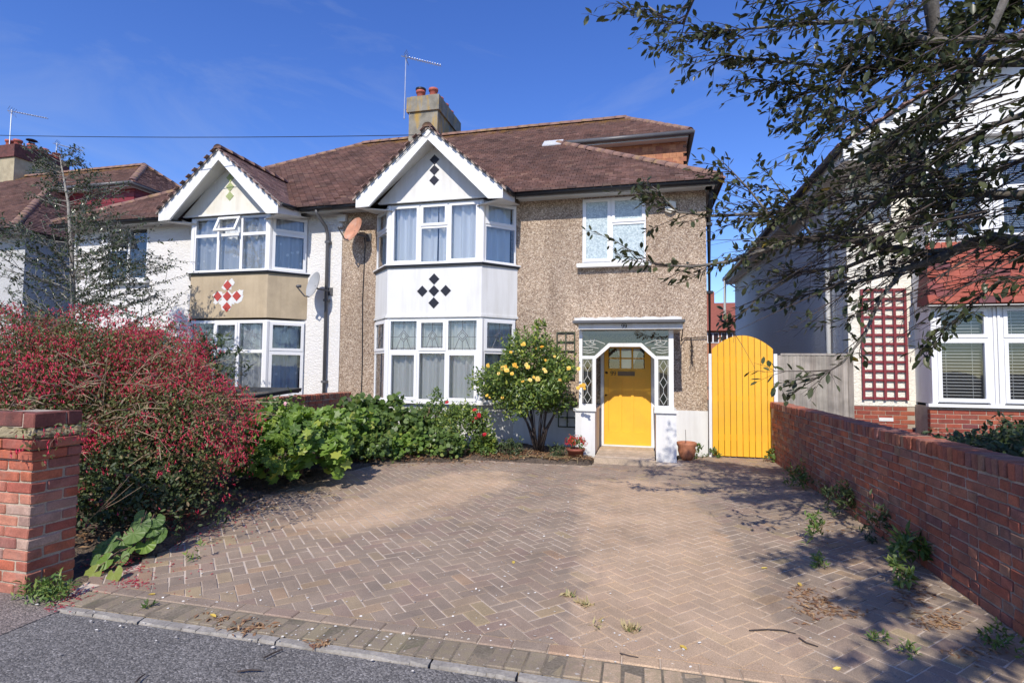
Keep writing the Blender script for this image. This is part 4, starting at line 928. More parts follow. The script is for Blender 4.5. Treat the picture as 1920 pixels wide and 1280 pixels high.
# ------------------------------------------------------------------ porch and door of the pebbledash house
def nine(m, cx, y, z, h):
    r = h*.27; pts = [(cx+r*math.cos(a), y, z+h-r+r*math.sin(a)) for a in np.linspace(0, 6.283, 13)]; m.tube(pts, h*.085, 5)
    m.tube([(cx+r, y, z+h-r), (cx+r*.95, y, z+h*.4), (cx+r*.6, y, z+h*.12), (cx, y, z+h*.02), (cx-r*.7, y, z+h*.08)], h*.085, 5)
PYF = 9.6
for a, b in ((-1.18, -.835), (.198, .533)):
    m = MB(); m.box((a, PYF+.02, -.05), (b, 10.676, .82)); p = m.build('porch_pier', 'white_render', ours)
    m = MB(); m.box((a-.03, PYF-.02, .821), (b+.02, 10.676, .868)); m.build('pier_ledge', 'white_paint', p)
m = MB()
for a, b in ((-1.116, -1.06), (-.88, -.82), (.175, .236), (.41, .49)):
    m.box((a, PYF, .869), (b, PYF+.07, 1.735 if -1 < a < .3 else 2.24))
for a, b in ((-1.06, -.88), (.236, .41)): m.box((a, PYF+.003, .869), (b, PYF+.065, .945))
for a, b in ((-1.06, -.82), (.175, .41)): m.box((a, PYF+.002, 1.736), (b, PYF+.068, 1.79))
oc = [(-.82, 1.736), (-.577, 1.951), (-.061, 1.951), (.175, 1.736)]; oo = [(-.845, 1.79), (-.6, 2.013), (-.038, 2.013), (.2, 1.79)]
for k in range(3): m.prism([(oc[k][0], PYF+.001, oc[k][1]), (oc[k+1][0], PYF+.001, oc[k+1][1]), (oo[k+1][0], PYF+.001, oo[k+1][1]), (oo[k][0], PYF+.001, oo[k][1])], (0, .067, 0))
for x in (-1.116, .43): m.box((x, 10.6, .869), (x+.06, 10.69, 2.24)); m.box((x+.002, PYF+.071, .869), (x+.058, 10.599, .93)); m.box((x+.002, PYF+.071, 2.17), (x+.058, 10.599, 2.24))
pf = m.build('porch_frame', 'white_paint', ours)
for a, b in ((-1.06, -.88), (.236, .41)):
    m = MB(); m.face([(a, PYF+.035, .945), (b, PYF+.035, .945), (b, PYF+.035, 1.736), (a, PYF+.035, 1.736)]); m.build('pane', 'glass_tint', pf)
    m = MB(); cx, hw = (a+b)/2, (b-a)*.34; z = .96; zz = [.97, 1.1, 1.16, 1.29, 1.35, 1.48, 1.54, 1.67, 1.72]
    for cz in (1.06, 1.34, 1.62):
        for p, q in (((cx, cz+.1), (cx+hw, cz)), ((cx+hw, cz), (cx, cz-.1)), ((cx, cz-.1), (cx-hw, cz)), ((cx-hw, cz), (cx, cz+.1))): m.tube([(p[0], PYF+.03, p[1]), (q[0], PYF+.03, q[1])], .005, 4)
        m.tube([(a, PYF+.03, cz+.0), (cx-hw, PYF+.03, cz)], .004, 4); m.tube([(cx+hw, PYF+.03, cz), (b, PYF+.03, cz)], .004, 4)
    for s in (-1, 1): m.tube([(cx+s*hw*1.25, PYF+.03, .95), (cx+s*hw*1.25, PYF+.03, 1.73)], .004, 4)
    m.tube([(cx, PYF+.03, 1.16), (cx, PYF+.03, 1.24)], .004, 4); m.tube([(cx, PYF+.03, 1.44), (cx, PYF+.03, 1.52)], .004, 4)
    m.build('lead_came', 'lead_pale', pf)
    for cz in (1.06, 1.34, 1.62):
        m = MB(); m.prism([(cx-hw*.9, PYF+.036, cz), (cx, PYF+.036, cz-.09), (cx+hw*.9, PYF+.036, cz), (cx, PYF+.036, cz+.09)], (0, .004, 0)); m.build('green_glass', 'green_pane', pf) if 'green_pane' in MAT else None
m = MB(); m.face([(p[0], PYF+.035, p[1]) for p in [(-1.06, 1.79), (-.845, 1.79), (-.6, 2.013), (-.038, 2.013), (.2, 1.79), (.41, 1.79), (.41, 2.24), (-1.06, 2.24)]]); m.build('fanlight_pane', 'glass_tint', pf)
m = MB()
for sx in (1, -1):
    cx = -.325; f = lambda u, z: (cx+sx*u, PYF+.03, z)
    for pts in ([(.34, 2.0), (.5, 2.06), (.72, 2.05)], [(.52, 1.86), (.62, 1.84), (.73, 1.86)], [(.55, 1.9), (.64, 1.88), (.73, 1.9)], [(.45, 1.92), (.6, 1.95), (.73, 1.94)], [(.5, 1.99), (.6, 2.03), (.66, 1.99), (.6, 1.97), (.5, 1.99)], [(.6, 2.03), (.6, 2.1)], [(.66, 1.99), (.71, 2.06)], [(.55, 2.0), (.52, 2.1)]):
        m.tube([f(*q) for q in pts], .007, 4)
m.build('lead_came', 'lead_pale', pf)
for x in (-1.087, .46):
    m = MB(); m.face([(x, PYF+.07, .93), (x, 10.6, .93), (x, 10.6, 2.17), (x, PYF+.07, 2.17)]); m.build('side_pane', 'glass_tint', pf)
m = MB(); m.box((-1.11, 9.42, 2.245), (.63, 9.46, 2.34)); m.box((-1.11, 9.46, 2.25), (-1.07, 10.68, 2.335)); m.box((.59, 9.46, 2.25), (.63, 10.68, 2.335)); fas = m.build('porch_fascia', 'white_paint', ours)
m = MB(); nine(m, -.355, 9.416, 2.262, .066); m.build('house_number', 'trim_black', fas); m = MB(); nine(m, -.305, 9.416, 2.262, .066); m.build('house_number', 'trim_black', fas)
m = MB(); m.box((-1.07, 9.461, 2.242), (.59, 10.68, 2.26)); m.build('porch_ceiling', 'grey_paint', ours)
m = MB(); m.box((-1.19, 9.35, 2.341), (.66, 10.685, 2.39)); pr = m.build('porch_roof', 'grey_plastic', ours)
m = MB(); n = 24   # white lead-and-felt top with a wavy front lip
for k in range(n):
    a, b = -1.17+1.78*k/n, -1.17+1.78*(k+1)/n; h = lambda x: 2.44+.007*math.sin(x*17)+.006*math.sin(x*41)
    m.hexa([(a, 9.33, 2.394), (b, 9.33, 2.394), (b, 10.69, 2.43), (a, 10.69, 2.43), (a, 9.325, h(a)), (b, 9.325, h(b)), (b, 10.69, 2.475), (a, 10.69, 2.475)])
m.build('roof_felt', 'white_paint', pr)
part_box('porch_gutter', (-1.2, 9.31, 2.348), (.665, 9.349, 2.392), 'grey_plastic', ours)
# step of timber boards
st = thing('timber_step', 'pale weathered timber board step in front of the yellow front door', 'step', (-.31, 9.4, 0))
TS = [block_mesh('plank', (.985, .1, .03), 'timber_step', .004, .002) for _ in range(4)]
y = 9.2; k = 0
while y < 10.55: piece('plank', TS[k % 4], st, (-.318+U(-.006, .006), y, .078), 0, .003); y += .118; k += 1
piece('plank', TS[1], st, (-.318, 9.13, .04)).rotation_euler = (math.radians(90), 0, 0)
part_box('step_frame', (-.78, 9.16, -.03), (.15, 10.6, .06), 'timber_step', st)
# front door
m = MB(); m.box((-.748, 10.662, .12), (.127, 10.675, 1.998)); door = m.build('front_door', 'yellow_paint', ours)
dx0, dx1 = -.748, .127; m = MB(); yf = 10.632
gx = [-.668, -.44, -.216, .012]
m.box((dx0, yf, .12), (gx[0], 10.662, 1.998)); m.box((gx[3], yf, .12), (dx1, 10.662, 1.998)); m.box((gx[0], yf, .12), (gx[3], 10.662, .36)); m.box((gx[0], yf, 1.37), (gx[3], 10.662, 1.575)); m.box((gx[0], yf, 1.965), (gx[3], 10.662, 1.998))
for k in (1, 2): m.box((gx[k]-.025, yf+.001, .36), (gx[k]+.025, 10.662, 1.37)); m.box((gx[k]-.016, yf+.001, 1.575), (gx[k]+.016, 10.662, 1.965))
m.box((gx[0], yf+.002, 1.756), (gx[3], 10.662, 1.782)); m.build('door_frame_rails', 'yellow_paint', door)
m = MB(); m.box((gx[0], 10.6545, 1.575), (gx[3], 10.677, 1.965)); m.build('door_light', 'dark_inside', door)
for a, b in zip(gx, gx[1:]):
    for z0, z1 in ((1.575, 1.756), (1.782, 1.965)):
        m = MB(); m.face([(a+.017, 10.645, z0), (b-.017, 10.645, z0), (b-.017, 10.645, z1), (a+.017, 10.645, z1)]); m.build('door_pane', 'glass', door)
m = MB(); m.box((gx[1]+.02, 10.6525, 1.58), (gx[2]-.02, 10.6543, 1.96)); m.prism([(gx[0]+.15, 10.6525, 1.96), (gx[1]-.02, 10.6525, 1.96), (gx[1]-.02, 10.6525, 1.8)], (0, .001, 0)); m.prism([(gx[2]+.02, 10.6525, 1.96), (gx[2]+.15, 10.6525, 1.96), (gx[2]+.02, 10.6525, 1.65)], (0, .001, 0)); m.build('door_net', 'curtain_net', door)
m = MB(); m.box((-.49, 10.618, 1.435), (-.17, 10.632, 1.518)); m.box((-.46, 10.612, 1.452), (-.2, 10.618, 1.5)); m.build('letter_plate', 'bronze', door)
for cx in (-.605, -.55):
    m = MB(); nine(m, cx, 10.628, 1.445, .075); m.build('house_number', 'bronze', door)
m = MB(); m.lathe((0, 0, 0), [(.0, 0), (.026, 0), (.026, .02), (.012, .022), (.012, .04), (0, .045)], 12)
m.v = [(x-.705, 10.632-z, y+1.49) for x, y, z in m.v]; m.build('door_lock', 'bronze', door, True)
m = MB(); m.lathe((0, 0, 0), [(.0, 0), (.02, 0), (.02, .02), (0, .03)], 12); m.v = [(x-.715, 10.632-z, y+1.06) for x, y, z in m.v]; m.build('door_lock', 'bronze', door, True)
m = MB(); m.box((-.815, 10.6, .09), (-.753, 10.699, 2.04)); m.box((.132, 10.6, .09), (.195, 10.699, 2.04)); m.box((-.753, 10.6, 2.003), (.132, 10.699, 2.04)); m.box((-.753, 10.601, .09), (.132, 10.699, .118)); m.build('door_jamb', 'white_paint', ours)
# downpipes and loose fittings on the two houses
def pipe(root, pts, r, mat, name='downpipe'):
    m = MB(); m.tube(pts, r, 8); o = m.build(name, mat, root, True)
    for z in (1.2, 3.0, 4.3):
        if pts[-1][2] < z < pts[0][2]: mm = MB(); mm.box((pts[-1][0]-r*1.5, pts[-1][1]-r*1.2, z), (pts[-1][0]+r*1.5, pts[-1][1]+r*1.6, z+.05)); mm.build('pipe_clip', mat, o)
pipe(neigh, [(-6.93, 10.28, 4.98), (-6.93, 10.3, 4.88), (-6.86, 10.55, 4.66), (-6.85, 10.62, 4.5), (-6.84, 10.63, .0)], .038, 'grey_plastic')
pipe(ours, [(1.23, 10.55, 4.98), (1.23, 10.72, 4.7), (1.205, 10.76, 4.5), (1.205, 10.76, .0)], .04, 'black_plastic')
m = MB(); m.box((-6.62, 10.62, 4.78), (-6.42, 10.7, 4.93)); m.build('corbel', 'white_render', neigh); 
m = MB(); m.tube([(-14.1, YW-.03, 4.9), (-14.12, YW-.03, 0)], .035, 6); m.build('downpipe', 'white_paint', neigh)
cn = MB(); cn.box((-12.9, 10.15, 2.25), (-11.2, 10.69, 2.36)); cn.build('porch_canopy', 'grey_paint', neigh)

def dish(name, label, c, mat, armdir, group=None):
    root = thing(name, label, 'satellite dish', (c[0]+.25, 10.68, c[2]-.1))
    c = Vector(c); nrm = Vector(armdir).normalized(); a = nrm.cross(Vector((0, 0, 1))).normalized(); b = a.cross(nrm); m = MB(); V = [c-nrm*.06]; F = []
    for k, r in enumerate((.1, .2, .27)):
        for q in range(20):
            an = q*2*math.pi/20; V.append(c+a*(r*.95*math.cos(an))+b*(r*1.08*math.sin(an))+nrm*(.9*r*r-.06))
    F = [(0, 1+q, 1+(q+1) % 20) for q in range(20)]+[(1+k*20+q, 1+(k+1)*20+q, 1+(k+1)*20+(q+1) % 20, 1+k*20+(q+1) % 20) for k in range(2) for q in range(20)]
    F2 = [tuple(reversed(f)) for f in F]; m.idx(V, F); m.idx([v-nrm*.008 for v in V], F2); m.build('reflector', mat, root, True)
    m = MB(); lo = c-b*.29; tip = lo+nrm*.34+b*.12; m.tube([lo, lo+nrm*.1-b*.02, tip], .014, 6); m.build('arm', 'grey_plastic', root); m = MB(); m.tube([tip-nrm*.02, tip-nrm*.1+b*.03], .032, 8); m.build('receiver_head', 'grey_plastic', root, True)
    m = MB(); m.tube([c-nrm*.06, c-nrm*.12-b*.05, (c.x+.18, YW-.01, c.z-.1)], .02, 6); m.box((c.x+.12, YW-.03, c.z-.19), (c.x+.24, YW-.001, c.z-.02)); m.build('bracket', 'grey_plastic', root)
    return root
dish('satellite_dish', 'rusty orange satellite dish on the pebbledash wall left of the upper bay', (-6.05, 10.32, 4.5), 'dish_rust', (-.36, -.85, .36))
dish('satellite_dish', 'grey mesh satellite dish beside the tan bay panel and black downpipe', (-6.97, 10.3, 3.33), 'dish_grey', (-.45, -.8, .25))
m = MB(); m.tube([(-5.97, YW-.02, 4.4), (-5.96, YW-.012, 4.2), (-5.99, YW-.012, 3.0), (-5.96, YW-.012, 1.6), (-5.97, YW-.012, .7)], .011, 5); tag(m.build('dish_cable', 'black_plastic'), 'thin black cable running down the pebbledash from the rusty dish', 'cable')
al = thing('alarm_box', 'cream alarm box high on the pebbledash wall right of the upper window', 'alarm box', (.5, 10.68, 4.68))
m = MB(); m.prism([(.4, 10.62, 4.6), (.5, 10.62, 4.555), (.6, 10.62, 4.6), (.6, 10.62, 4.76), (.5, 10.62, 4.785), (.4, 10.62, 4.76)], (0, .079, 0)); m.build('cover', 'cream_render', al)

# television aerials
def aerial(label, base, top, tip, nel=13):
    root = thing('tv_aerial', label, 'aerial', base); m = MB(); m.tube([base, top], .022, 6); m.build('mast', 'steel', root)
    b, t = Vector(top)+Vector((0, 0, -.06)), Vector(tip); d = (t-b).normalized(); s = d.cross(Vector((0, 0, 1))).normalized(); m = MB(); m.tube([b-d*.15, t], .014, 5); m.build('boom', 'steel', root)
    m = MB()
    for k in range(nel):
        p = b.lerp(t, .12+.88*k/(nel-1)); h = .075; m.tube([p-s*h, p+s*h], .008, 4); m.tube([p+Vector((0, 0, -.03)), p+Vector((0, 0, .03))], .014, 4)
    m.build('director', 'steel', root); m = MB(); u = Vector((0, 0, 1))
    for sg in (1, -1):
        for w in (-.15, -.05, .05, .15): m.tube([b-d*.02+u*.01*sg+s*w, b+d*.06+u*sg*.16+s*w], .007, 4)
    m.build('reflector', 'grey_plastic', root); return root
a1 = aerial('tall pale television aerial fixed to the lichened chimney', (-7.12, 14.95, 9.15), (-7.1, 14.95, 11.15), (-6.06, 15.2, 10.83))
m = MB(); m.tube([(-7.1, 14.95, 9.42), (-6.99, 15.0, 9.5), (-6.98, 15.03, 9.3)], .012, 5); m.build('bracket', 'steel', a1)
p0, p1, p2 = at(17, 285, 15.2), at(22, 206, 15.2), at(88, 222, 15.6)
aerial('thin television aerial fixed to the buff chimney of the far house', p0, p1, p2)
p0, p1, p2 = at(103, 305, 17.5), at(107, 268, 17.5), at(155, 283, 18.)
aerial('small television aerial behind the pots of the buff chimney', p0, p1, p2)
m = MB(); A, B = at(-420, 240, 8.0), Vector((-4.22, 9.66, 6.1)); m.tube([A.lerp(B, t/12)+Vector((0, 0, -.12*4*(t/12)*(1-t/12)+.0)) for t in range(13)], .0075, 5); m.tube([B, B+Vector((.1, .0, -.05)), B+Vector((.2, .01, .06))], .006, 4); m.tube([B, B+Vector((-.1, -.005, -.1)), B+Vector((-.3, -.0, -.28)), B+Vector((-.55, -.0, -.5))], .006, 4)
tag(m.build('overhead_cable', 'black_plastic'), 'thin black overhead telephone cable crossing the sky to the white gable', 'cable')

# ------------------------------------------------------------------ gate, fence, trellises
gt = thing('garden_gate', 'bright yellow arched plank gate between white posts beside the pebbledash house', 'gate', (1.72, 10.48, 0))
n = 10; gw = 1.034/n
for k in range(n):
    a = 1.2+k*gw+.003; b = a+gw-.006; hz = lambda x: 1.94+.25*(1-((x-1.717)/.517)**2); dy = U(-.002, .002)
    m = MB(); m.prism([(a, 10.45+dy, .025), (a+.006, 10.444+dy, .025), (b-.006, 10.444+dy, .025), (b, 10.45+dy, .025), (b, 10.47, .025), (a, 10.47, .025)], (0, 0, 1)); 
    nn = len(m.v)//2; m.v = [(x, y, z) if i < nn else (x, y, hz(x)) for i, (x, y, z) in enumerate(m.v)]; m.build('plank', 'yellow_paint', gt)
m = MB()
for z in (.3, 1.0, 1.7): m.box((1.21, 10.471, z), (2.22, 10.5, z+.11))
m.build('ledge_rail', 'yellow_paint', gt)
part_box('post', (1.147, 10.44, -.05), (1.197, 10.53, 1.86), 'white_paint', gt); part_box('post', (2.238, 10.44, -.05), (2.298, 10.53, 1.86), 'white_paint', gt)
fn = thing('timber_fence', 'grey weathered upright board fence between the yellow gate and the cream house', 'fence', (2.9, 10.52, 0))
x = 2.305; k = 0
while x < 3.4:
    w = U(.085, .1); m = MB(); t = U(-.004, .004); m.prism([(x, 10.5, -.02), (x+w, 10.488, -.02), (x+w, 10.508, -.02), (x, 10.512, -.02)], (t, 0, 1.855)); m.build('plank', 'timber_grey', fn); x += w-.006; k += 1
part_box('post', (3.43, 10.47, -.05), (3.51, 10.55, 1.9), 'timber_grey', fn); part_box('capping', (2.36, 10.48, 1.838), (3.428, 10.53, 1.87), 'timber_grey', fn)
def trellis(label, x0, x1, z0, z1, y, nv, nh, mat, w=.034, ext=.03):
    t = thing('trellis', label, 'trellis', ((x0+x1)/2, y, z0))
    for i in range(nv): x = x0+(x1-x0)*i/(nv-1); part_box('upright_slat', (x-w/2, y-.03, z0-ext), (x+w/2, y-.012, z1+ext*.5), mat, t)
    for j in range(nh): z = z0+(z1-z0)*j/(nh-1); part_box('cross_slat', (x0-w/2, y-.011, z-w/2), (x1+w/2, y+.007, z+w/2), mat, t)
trellis('maroon wooden trellis fixed to the cream wall left of the bay', 3.76, 4.43, 1.1, 3.0, 10.77, 5, 13, 'trellis_maroon', .04)
trellis('upper green trellis panel on the pebbledash wall left of the porch', -1.68, -1.33, 1.36, 2.28, 10.67, 3, 6, 'trellis_green', .022, .0)
trellis('lower green trellis panel in front of the white plinth behind the rose', -1.64, -1.29, .42, .97, 10.662, 3, 4, 'trellis_green', .022, .0)
dv = MB(); dv.tube([(.62, 9.45, 2.3), (.66, 9.9, 2.22), (.68, 10.6, 2.1), (.75, 10.66, 2.16), (1.14, 10.66, 2.17)], .01, 5); dv.tube([(.86, 10.66, 2.16), (.88, 10.662, 1.95), (.86, 10.66, 1.8), (.89, 10.662, 1.68)], .013, 5)
for k in range(26):
    z = U(1.66, 2.14); dv.tube([(.87, 10.65, z), (.87+U(-.06, .06), 10.6, z+U(-.1, .02))], .004, 4)
tag(dv.build('dead_vine', 'bark_dark'), 'dead brown vine stem hanging on the pebbledash right of the porch', 'vine')

# ------------------------------------------------------------------ cream house on the right
rh = thing('detached_house', 'cream roughcast house with white gable and red tile-hung bay behind the tree', 'house', (7.5, 16, 0))
RX, RYF = 3.55, 10.8
m = MB(); m.box((RX, RYF, .965), (4.75, RYF+.25, 5.3)); m.prism([(RX, RYF, 5.3), (4.75, RYF, 5.3), (4.75, RYF, 5.98)], (0, .25, 0)); m.build('front_wall', 'roughcast_cream', rh)
m = MB(); m.box((RX+.001, RYF+.251, -.05), (RX+.25, 23, 5.25)); m.box((RX, 22.8, -.05), (11.5, 23.05, 5.3)); m.build('side_wall', 'roughcast_pale', rh)
m = MB(); m.box((RX+.008, RYF+.012, -.05), (4.75, RYF+.25, .962)); m.box((4.56, 10.28, -.05), (9.5, 10.8, 1.0)); pl = m.build('plinth', 'mortar', rh)
RB = {L: [block_mesh('brick', (L, .09, .065), 'brick_right', .004, .002) for _ in range(4)] for L in (.215, .1025)}
def brick_run(x0, x1, y, z0, z1):
    c = 0; z = z0
    while z+.065 < z1+.001:
        x = x0; k = c % 2
        if c % 2: piece('brick', random.choice(RB[.1025]), pl, (x+.051, y, z+.0325), 0, .002); x += .1125
        while x+.215 < x1+.06: piece('brick', random.choice(RB[.215]), pl, (x+.1075, y, z+.0325), 0, .002); x += .225
        z += .075; c += 1
brick_run(RX+.002, 4.5, RYF+.048, .435, .965); brick_run(4.55, 6.7, 10.318, .36, .97)
part_box('air_vent', (4.0, RYF-.012, .7), (4.22, RYF+.002, .76), 'white_paint', rh)
m = MB(); m.box((4.5, 10.2, 1.0), (9.5, 10.29, 1.05)); m.build('window_sill', 'upvc', rh)
m = MB(); m.box((4.56, 10.3, 2.62), (9.5, 10.78, 3.7)); m.box((4.58, 10.26, 3.66), (9.5, 10.78, 3.72)); m.box((4.58, 10.25, 5.07), (9.5, 10.78, 5.4)); m.box((4.575, 10.32, 1.05), (4.62, 10.8, 2.62)); m.box((4.575, 10.32, 3.72), (4.62, 10.8, 5.07)); m.build('bay_frame', 'white_paint', rh)
def rcells(z0, zt, z1):
    out = []; x = .07
    while x < 3.2: out += [(x, x+.74, z0, zt, 'sash'), (x, x+.74, zt, z1, 'sash')]; x += .92
    return out
L0 = (4.575, 10.27), (9.5, 10.27)
window(rh, *L0, rcells(1.07, 2.11, 2.62), 'glass'); window(rh, *L0, rcells(3.73, 4.52, 5.07), 'glass')
m = MB(); x = 4.575
for x in (4.575, 5.385, 6.305, 7.225, 8.145):
    w = .07 if x < 4.6 else .18
    for z0, z1 in ((1.05, 2.62), (3.72, 5.07)):
        m.box((x, 10.235, z0), (x+w, 10.32, z1))
        if w > .1: m.box((x+.05, 10.215, z0+.002), (x+.085, 10.234, z1-.002)); m.box((x+.105, 10.21, z0+.002), (x+.14, 10.234, z1-.002))
        m.build('bay_mullion', 'upvc', rh); m = MB()
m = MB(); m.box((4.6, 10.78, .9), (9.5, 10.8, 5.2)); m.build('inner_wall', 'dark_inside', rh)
def blind(label, x0, x1, z0, z1, y, mat, gap=.052, w=.03):
    m = MB(); z = z0
    while z < z1: m.hexa([(x0, y, z), (x1, y, z), (x1, y+w, z+.012), (x0, y+w, z+.012), (x0, y, z+.003), (x1, y, z+.003), (x1, y+w, z+.015), (x0, y+w, z+.015)]); z += gap
    for x in (x0+.12, x1-.12): m.tube([(x, y+.01, z0), (x, y+.01, z1)], .004, 4)
    o = m.build('venetian_blind', mat); return tag(o, label, 'blind')
blind('white venetian blind in the first lower bay window nearest the maroon trellis', 4.72, 5.33, 1.13, 2.58, 10.36, 'blind_white'); blind('white venetian blind in the second lower bay window at the photo edge', 5.64, 6.25, 1.13, 2.58, 10.36, 'blind_white')
for lab, x0, x1 in (('pale blue blind in the first upper bay window above the red tiles', 4.72, 5.33), ('pale blue blind in the second upper bay window at the photo edge', 5.64, 6.25)): blind(lab, x0, x1, 3.78, 5.04, 10.34, 'blind_blue', .03, .03)
HT = [block_mesh('hung_tile', (.222, .024, .15), 'hung_tile_red', .003, .004) for _ in range(5)]
m = MB(); m.prism([(4.5, 10.05, 2.66), (4.58, 10.28, 3.66), (4.58, 10.5, 3.66), (4.5, 10.5, 2.66)], (5, 0, 0)); sk = m.build('tile_hanging', 'hung_tile_red', rh)
for r in range(9):
    f = r/9; z = 2.67+.112*r; yy = 10.05+.23*(z-2.6)-.012; x = 4.5+.09*f+(r % 2)*.115
    while x < 6.9:
        o = piece('hung_tile', random.choice(HT), sk, (x+.07, yy-.017, z+.06), 0, .01); o.rotation_euler.x += math.radians(-17); x += .2305
m = MB(); m.prism([(4.46, 10.03, 2.625), (9.5, 10.03, 2.625), (9.5, 10.3, 2.655), (4.52, 10.3, 2.655)], (0, 0, .012)); m.build('skirt_soffit', 'soffit_paint', rh)
# gable face, bargeboard, eaves and roof
GK = .6; EZ2 = 5.28; EX2 = 3.2; APX = 8.2
m = MB(); m.prism([(4.2, 10.1, 5.4), (9.4, 10.1, 5.4), (9.4, 10.1, 7.3), (APX, 10.1, EZ2+GK*(APX-EX2)-.25), (4.2, 10.1, EZ2+GK*1.0-.25)], (0, .14, 0)); m.build('gable_wall', 'white_paint', rh)
m = MB(); m.prism([(EX2, 9.78, EZ2-.25), (APX, 9.78, EZ2-.25+GK*(APX-EX2)), (APX, 9.78, EZ2+GK*(APX-EX2)), (EX2, 9.78, EZ2)], (0, .05, 0)); m.build('bargeboard', 'white_paint', rh)
m = MB(); m.prism([(EX2+.1, 9.83, EZ2-.12), (APX, 9.83, EZ2-.2+GK*(APX-EX2)), (APX, 10.8, EZ2-.2+GK*(APX-EX2)), (EX2+.1, 10.8, EZ2-.12)], (0, 0, .015)); m.box((EX2+.03, 9.83, EZ2-.245), (4.25, RYF, EZ2-.23)); m.build('gable_soffit', 'soffit_paint', rh)
m = MB(); m.box((EX2, 9.831, EZ2-.25), (EX2+.03, 23.2, EZ2-.02)); m.box((EX2+.03, RYF, EZ2-.245), (RX+.02, 23.2, EZ2-.23)); m.build('eaves_board', 'cream_render', rh)
m = MB(); m.tube([(EX2-.06, 9.8, EZ2-.06), (EX2-.06, 23.2, EZ2-.06)], .055, 8); m.build('gutter', 'black_plastic', rh, True)
r = MB(); r.face([(EX2-.05, 9.74, EZ2), (APX, 9.74, EZ2+GK*(APX-EX2)), (APX, 23.3, EZ2+GK*(APX-EX2)), (EX2-.05, 23.3, EZ2)][::-1]); r.face([(APX, 9.74, EZ2+GK*(APX-EX2)), (13.2, 9.74, EZ2), (13.2, 23.3, EZ2), (APX, 23.3, EZ2+GK*(APX-EX2))][::-1]); rr_ = r.build('roof', 'roof_tile', rh)
t = MB(); tile_plane(t, (EX2-.08, 9.72, EZ2-.02), (0, 1, 0), (1, 0, GK), lambda u, v: v < 5.6 and u < 13.5, 13.6, 5.7); t.build('tiles', 'roof_tile', rr_, kind='stuff')
m = MB(); m.tube([(3.42, 11.62, 5.1), (3.47, 11.62, 4.9), (3.47, 11.62, 0)], .05, 8); m.build('downpipe', 'white_paint', rh, True)
window(rh, (RX-.02, 13.75), (RX-.02, 12.75), [(0, 1., 4.42, 4.8, 'fixed')], 'glass_dark')
po = MB(); p = at(1359, 600, 22.5); po.tube([p, at(1359, 526, 22.5)], .05, 6); po.tube([at(1357, 527, 22.5), (RX, 22.6, at(1386, 527, 22.5).z)], .03, 5); po.tube([at(1359, 527, 22.5), (RX, 22.6, at(1386, 540, 22.5).z)], .03, 5)
tag(po.build('metal_pole', 'grey_paint'), 'thin grey metal pole bracketed to the rear of the cream house', 'pole')
# ------------------------------------------------------------------ house far behind, seen through the gap
bh = thing('distant_house', 'far brick house with pinkish tiled roof seen through the gap above the gate', 'house', (5, 36, 0))
m = MB(); m.box((1.5, 32.5, -.1), (8, 39, 3.85)); m.build('wall', 'terracotta', bh)
m = MB(); m.face([(1.2, 32.2, 3.8), (8.3, 32.2, 3.8), (6.2, 35.5, 5.75), (3.5, 35.5, 5.75)]); m.face([(1.2, 32.2, 3.8), (3.5, 35.5, 5.75), (3.5, 36.2, 5.75), (1.2, 39.4, 3.8)]); m.face([(1.2, 32.2, 3.78), (1.2, 39.4, 3.78), (8.3, 39.4, 3.78), (8.3, 32.2, 3.78)]); m.face([(8.3, 32.2, 3.8), (8.3, 39.4, 3.8), (6.2, 36.2, 5.75), (6.2, 35.5, 5.75)])
brf = m.build('roof', 'terracotta_dark', bh); m = MB(); m.box((3.55, 35.4, 5.3), (4.25, 36.1, 6.45)); m.build('chimney', 'terracotta_dark', brf)
for x in (3.5, 4.25, 5.0): window(bh, (x, 32.49), (x+.62, 32.49), [(0, .31, 3.12, 3.7, 'fixed'), (.31, .62, 3.12, 3.7, 'fixed')], 'glass_dark')
# dark storage lid beyond the low wall
sb = thing('storage_box', 'dark flat-lidded storage box behind the low wall under the white house bay', 'storage box', (-7.3, 8.6, 0))
m = MB(); m.box((-8.0, 8.1, -.03), (-6.6, 9.1, .95)); m.build('body', 'lid_dark', sb); m = MB(); m.hexa([(-8.1, 8.0, .98), (-6.5, 8.0, .98), (-6.42, 9.2, 1.07), (-8.1, 9.2, 1.07), (-8.1, 7.98, 1.05), (-6.48, 7.98, 1.05), (-6.4, 9.2, 1.14), (-8.1, 9.2, 1.14)]); m.build('lid', 'lid_dark', sb)

# ------------------------------------------------------------------ plants
# the big fuchsia: arching stems, small leaves, thousands of hanging red flowers
fb = thing('fuchsia_bush', 'large arching fuchsia bush covered in small red flowers behind the brick pillar', 'bush', (-5.4, 4.9, 0))
fc, frd = (-5.4, 4.7, .62), (1.45, 1.3, 1.02)
pos, xd, nn = crown(fc, frd, 42000, 11, 9, .34, .32, .25, .5, .38, .16)
scatter('foliage', LEAF_OVAL, pos, xd, nn, rng.uniform(.024, .05, len(pos)), 'leaf_fuchsia', fb, 'stuff')
c2, r2 = (-6.9, 5.2, 1.2), (1.5, 1.4, 1.05)
pos2, xd2, nn2 = crown(c2, r2, 26000, 12, 9, .3, .2, .25, .5, .3, .3)
scatter('foliage', LEAF_OVAL, pos2, xd2, nn2, rng.uniform(.024, .05, len(pos2)), 'leaf_fuchsia', fb, 'stuff')
c4, r4 = (-6.0, 4.95, 1.08), (1.2, 1.2, .98)
pos4, xd4, nn4 = crown(c4, r4, 26000, 13, 9, .34, .32, .25, .5, .38, .2)
scatter('foliage', LEAF_OVAL, pos4, xd4, nn4, rng.uniform(.024, .05, len(pos4)), 'leaf_fuchsia', fb, 'stuff')
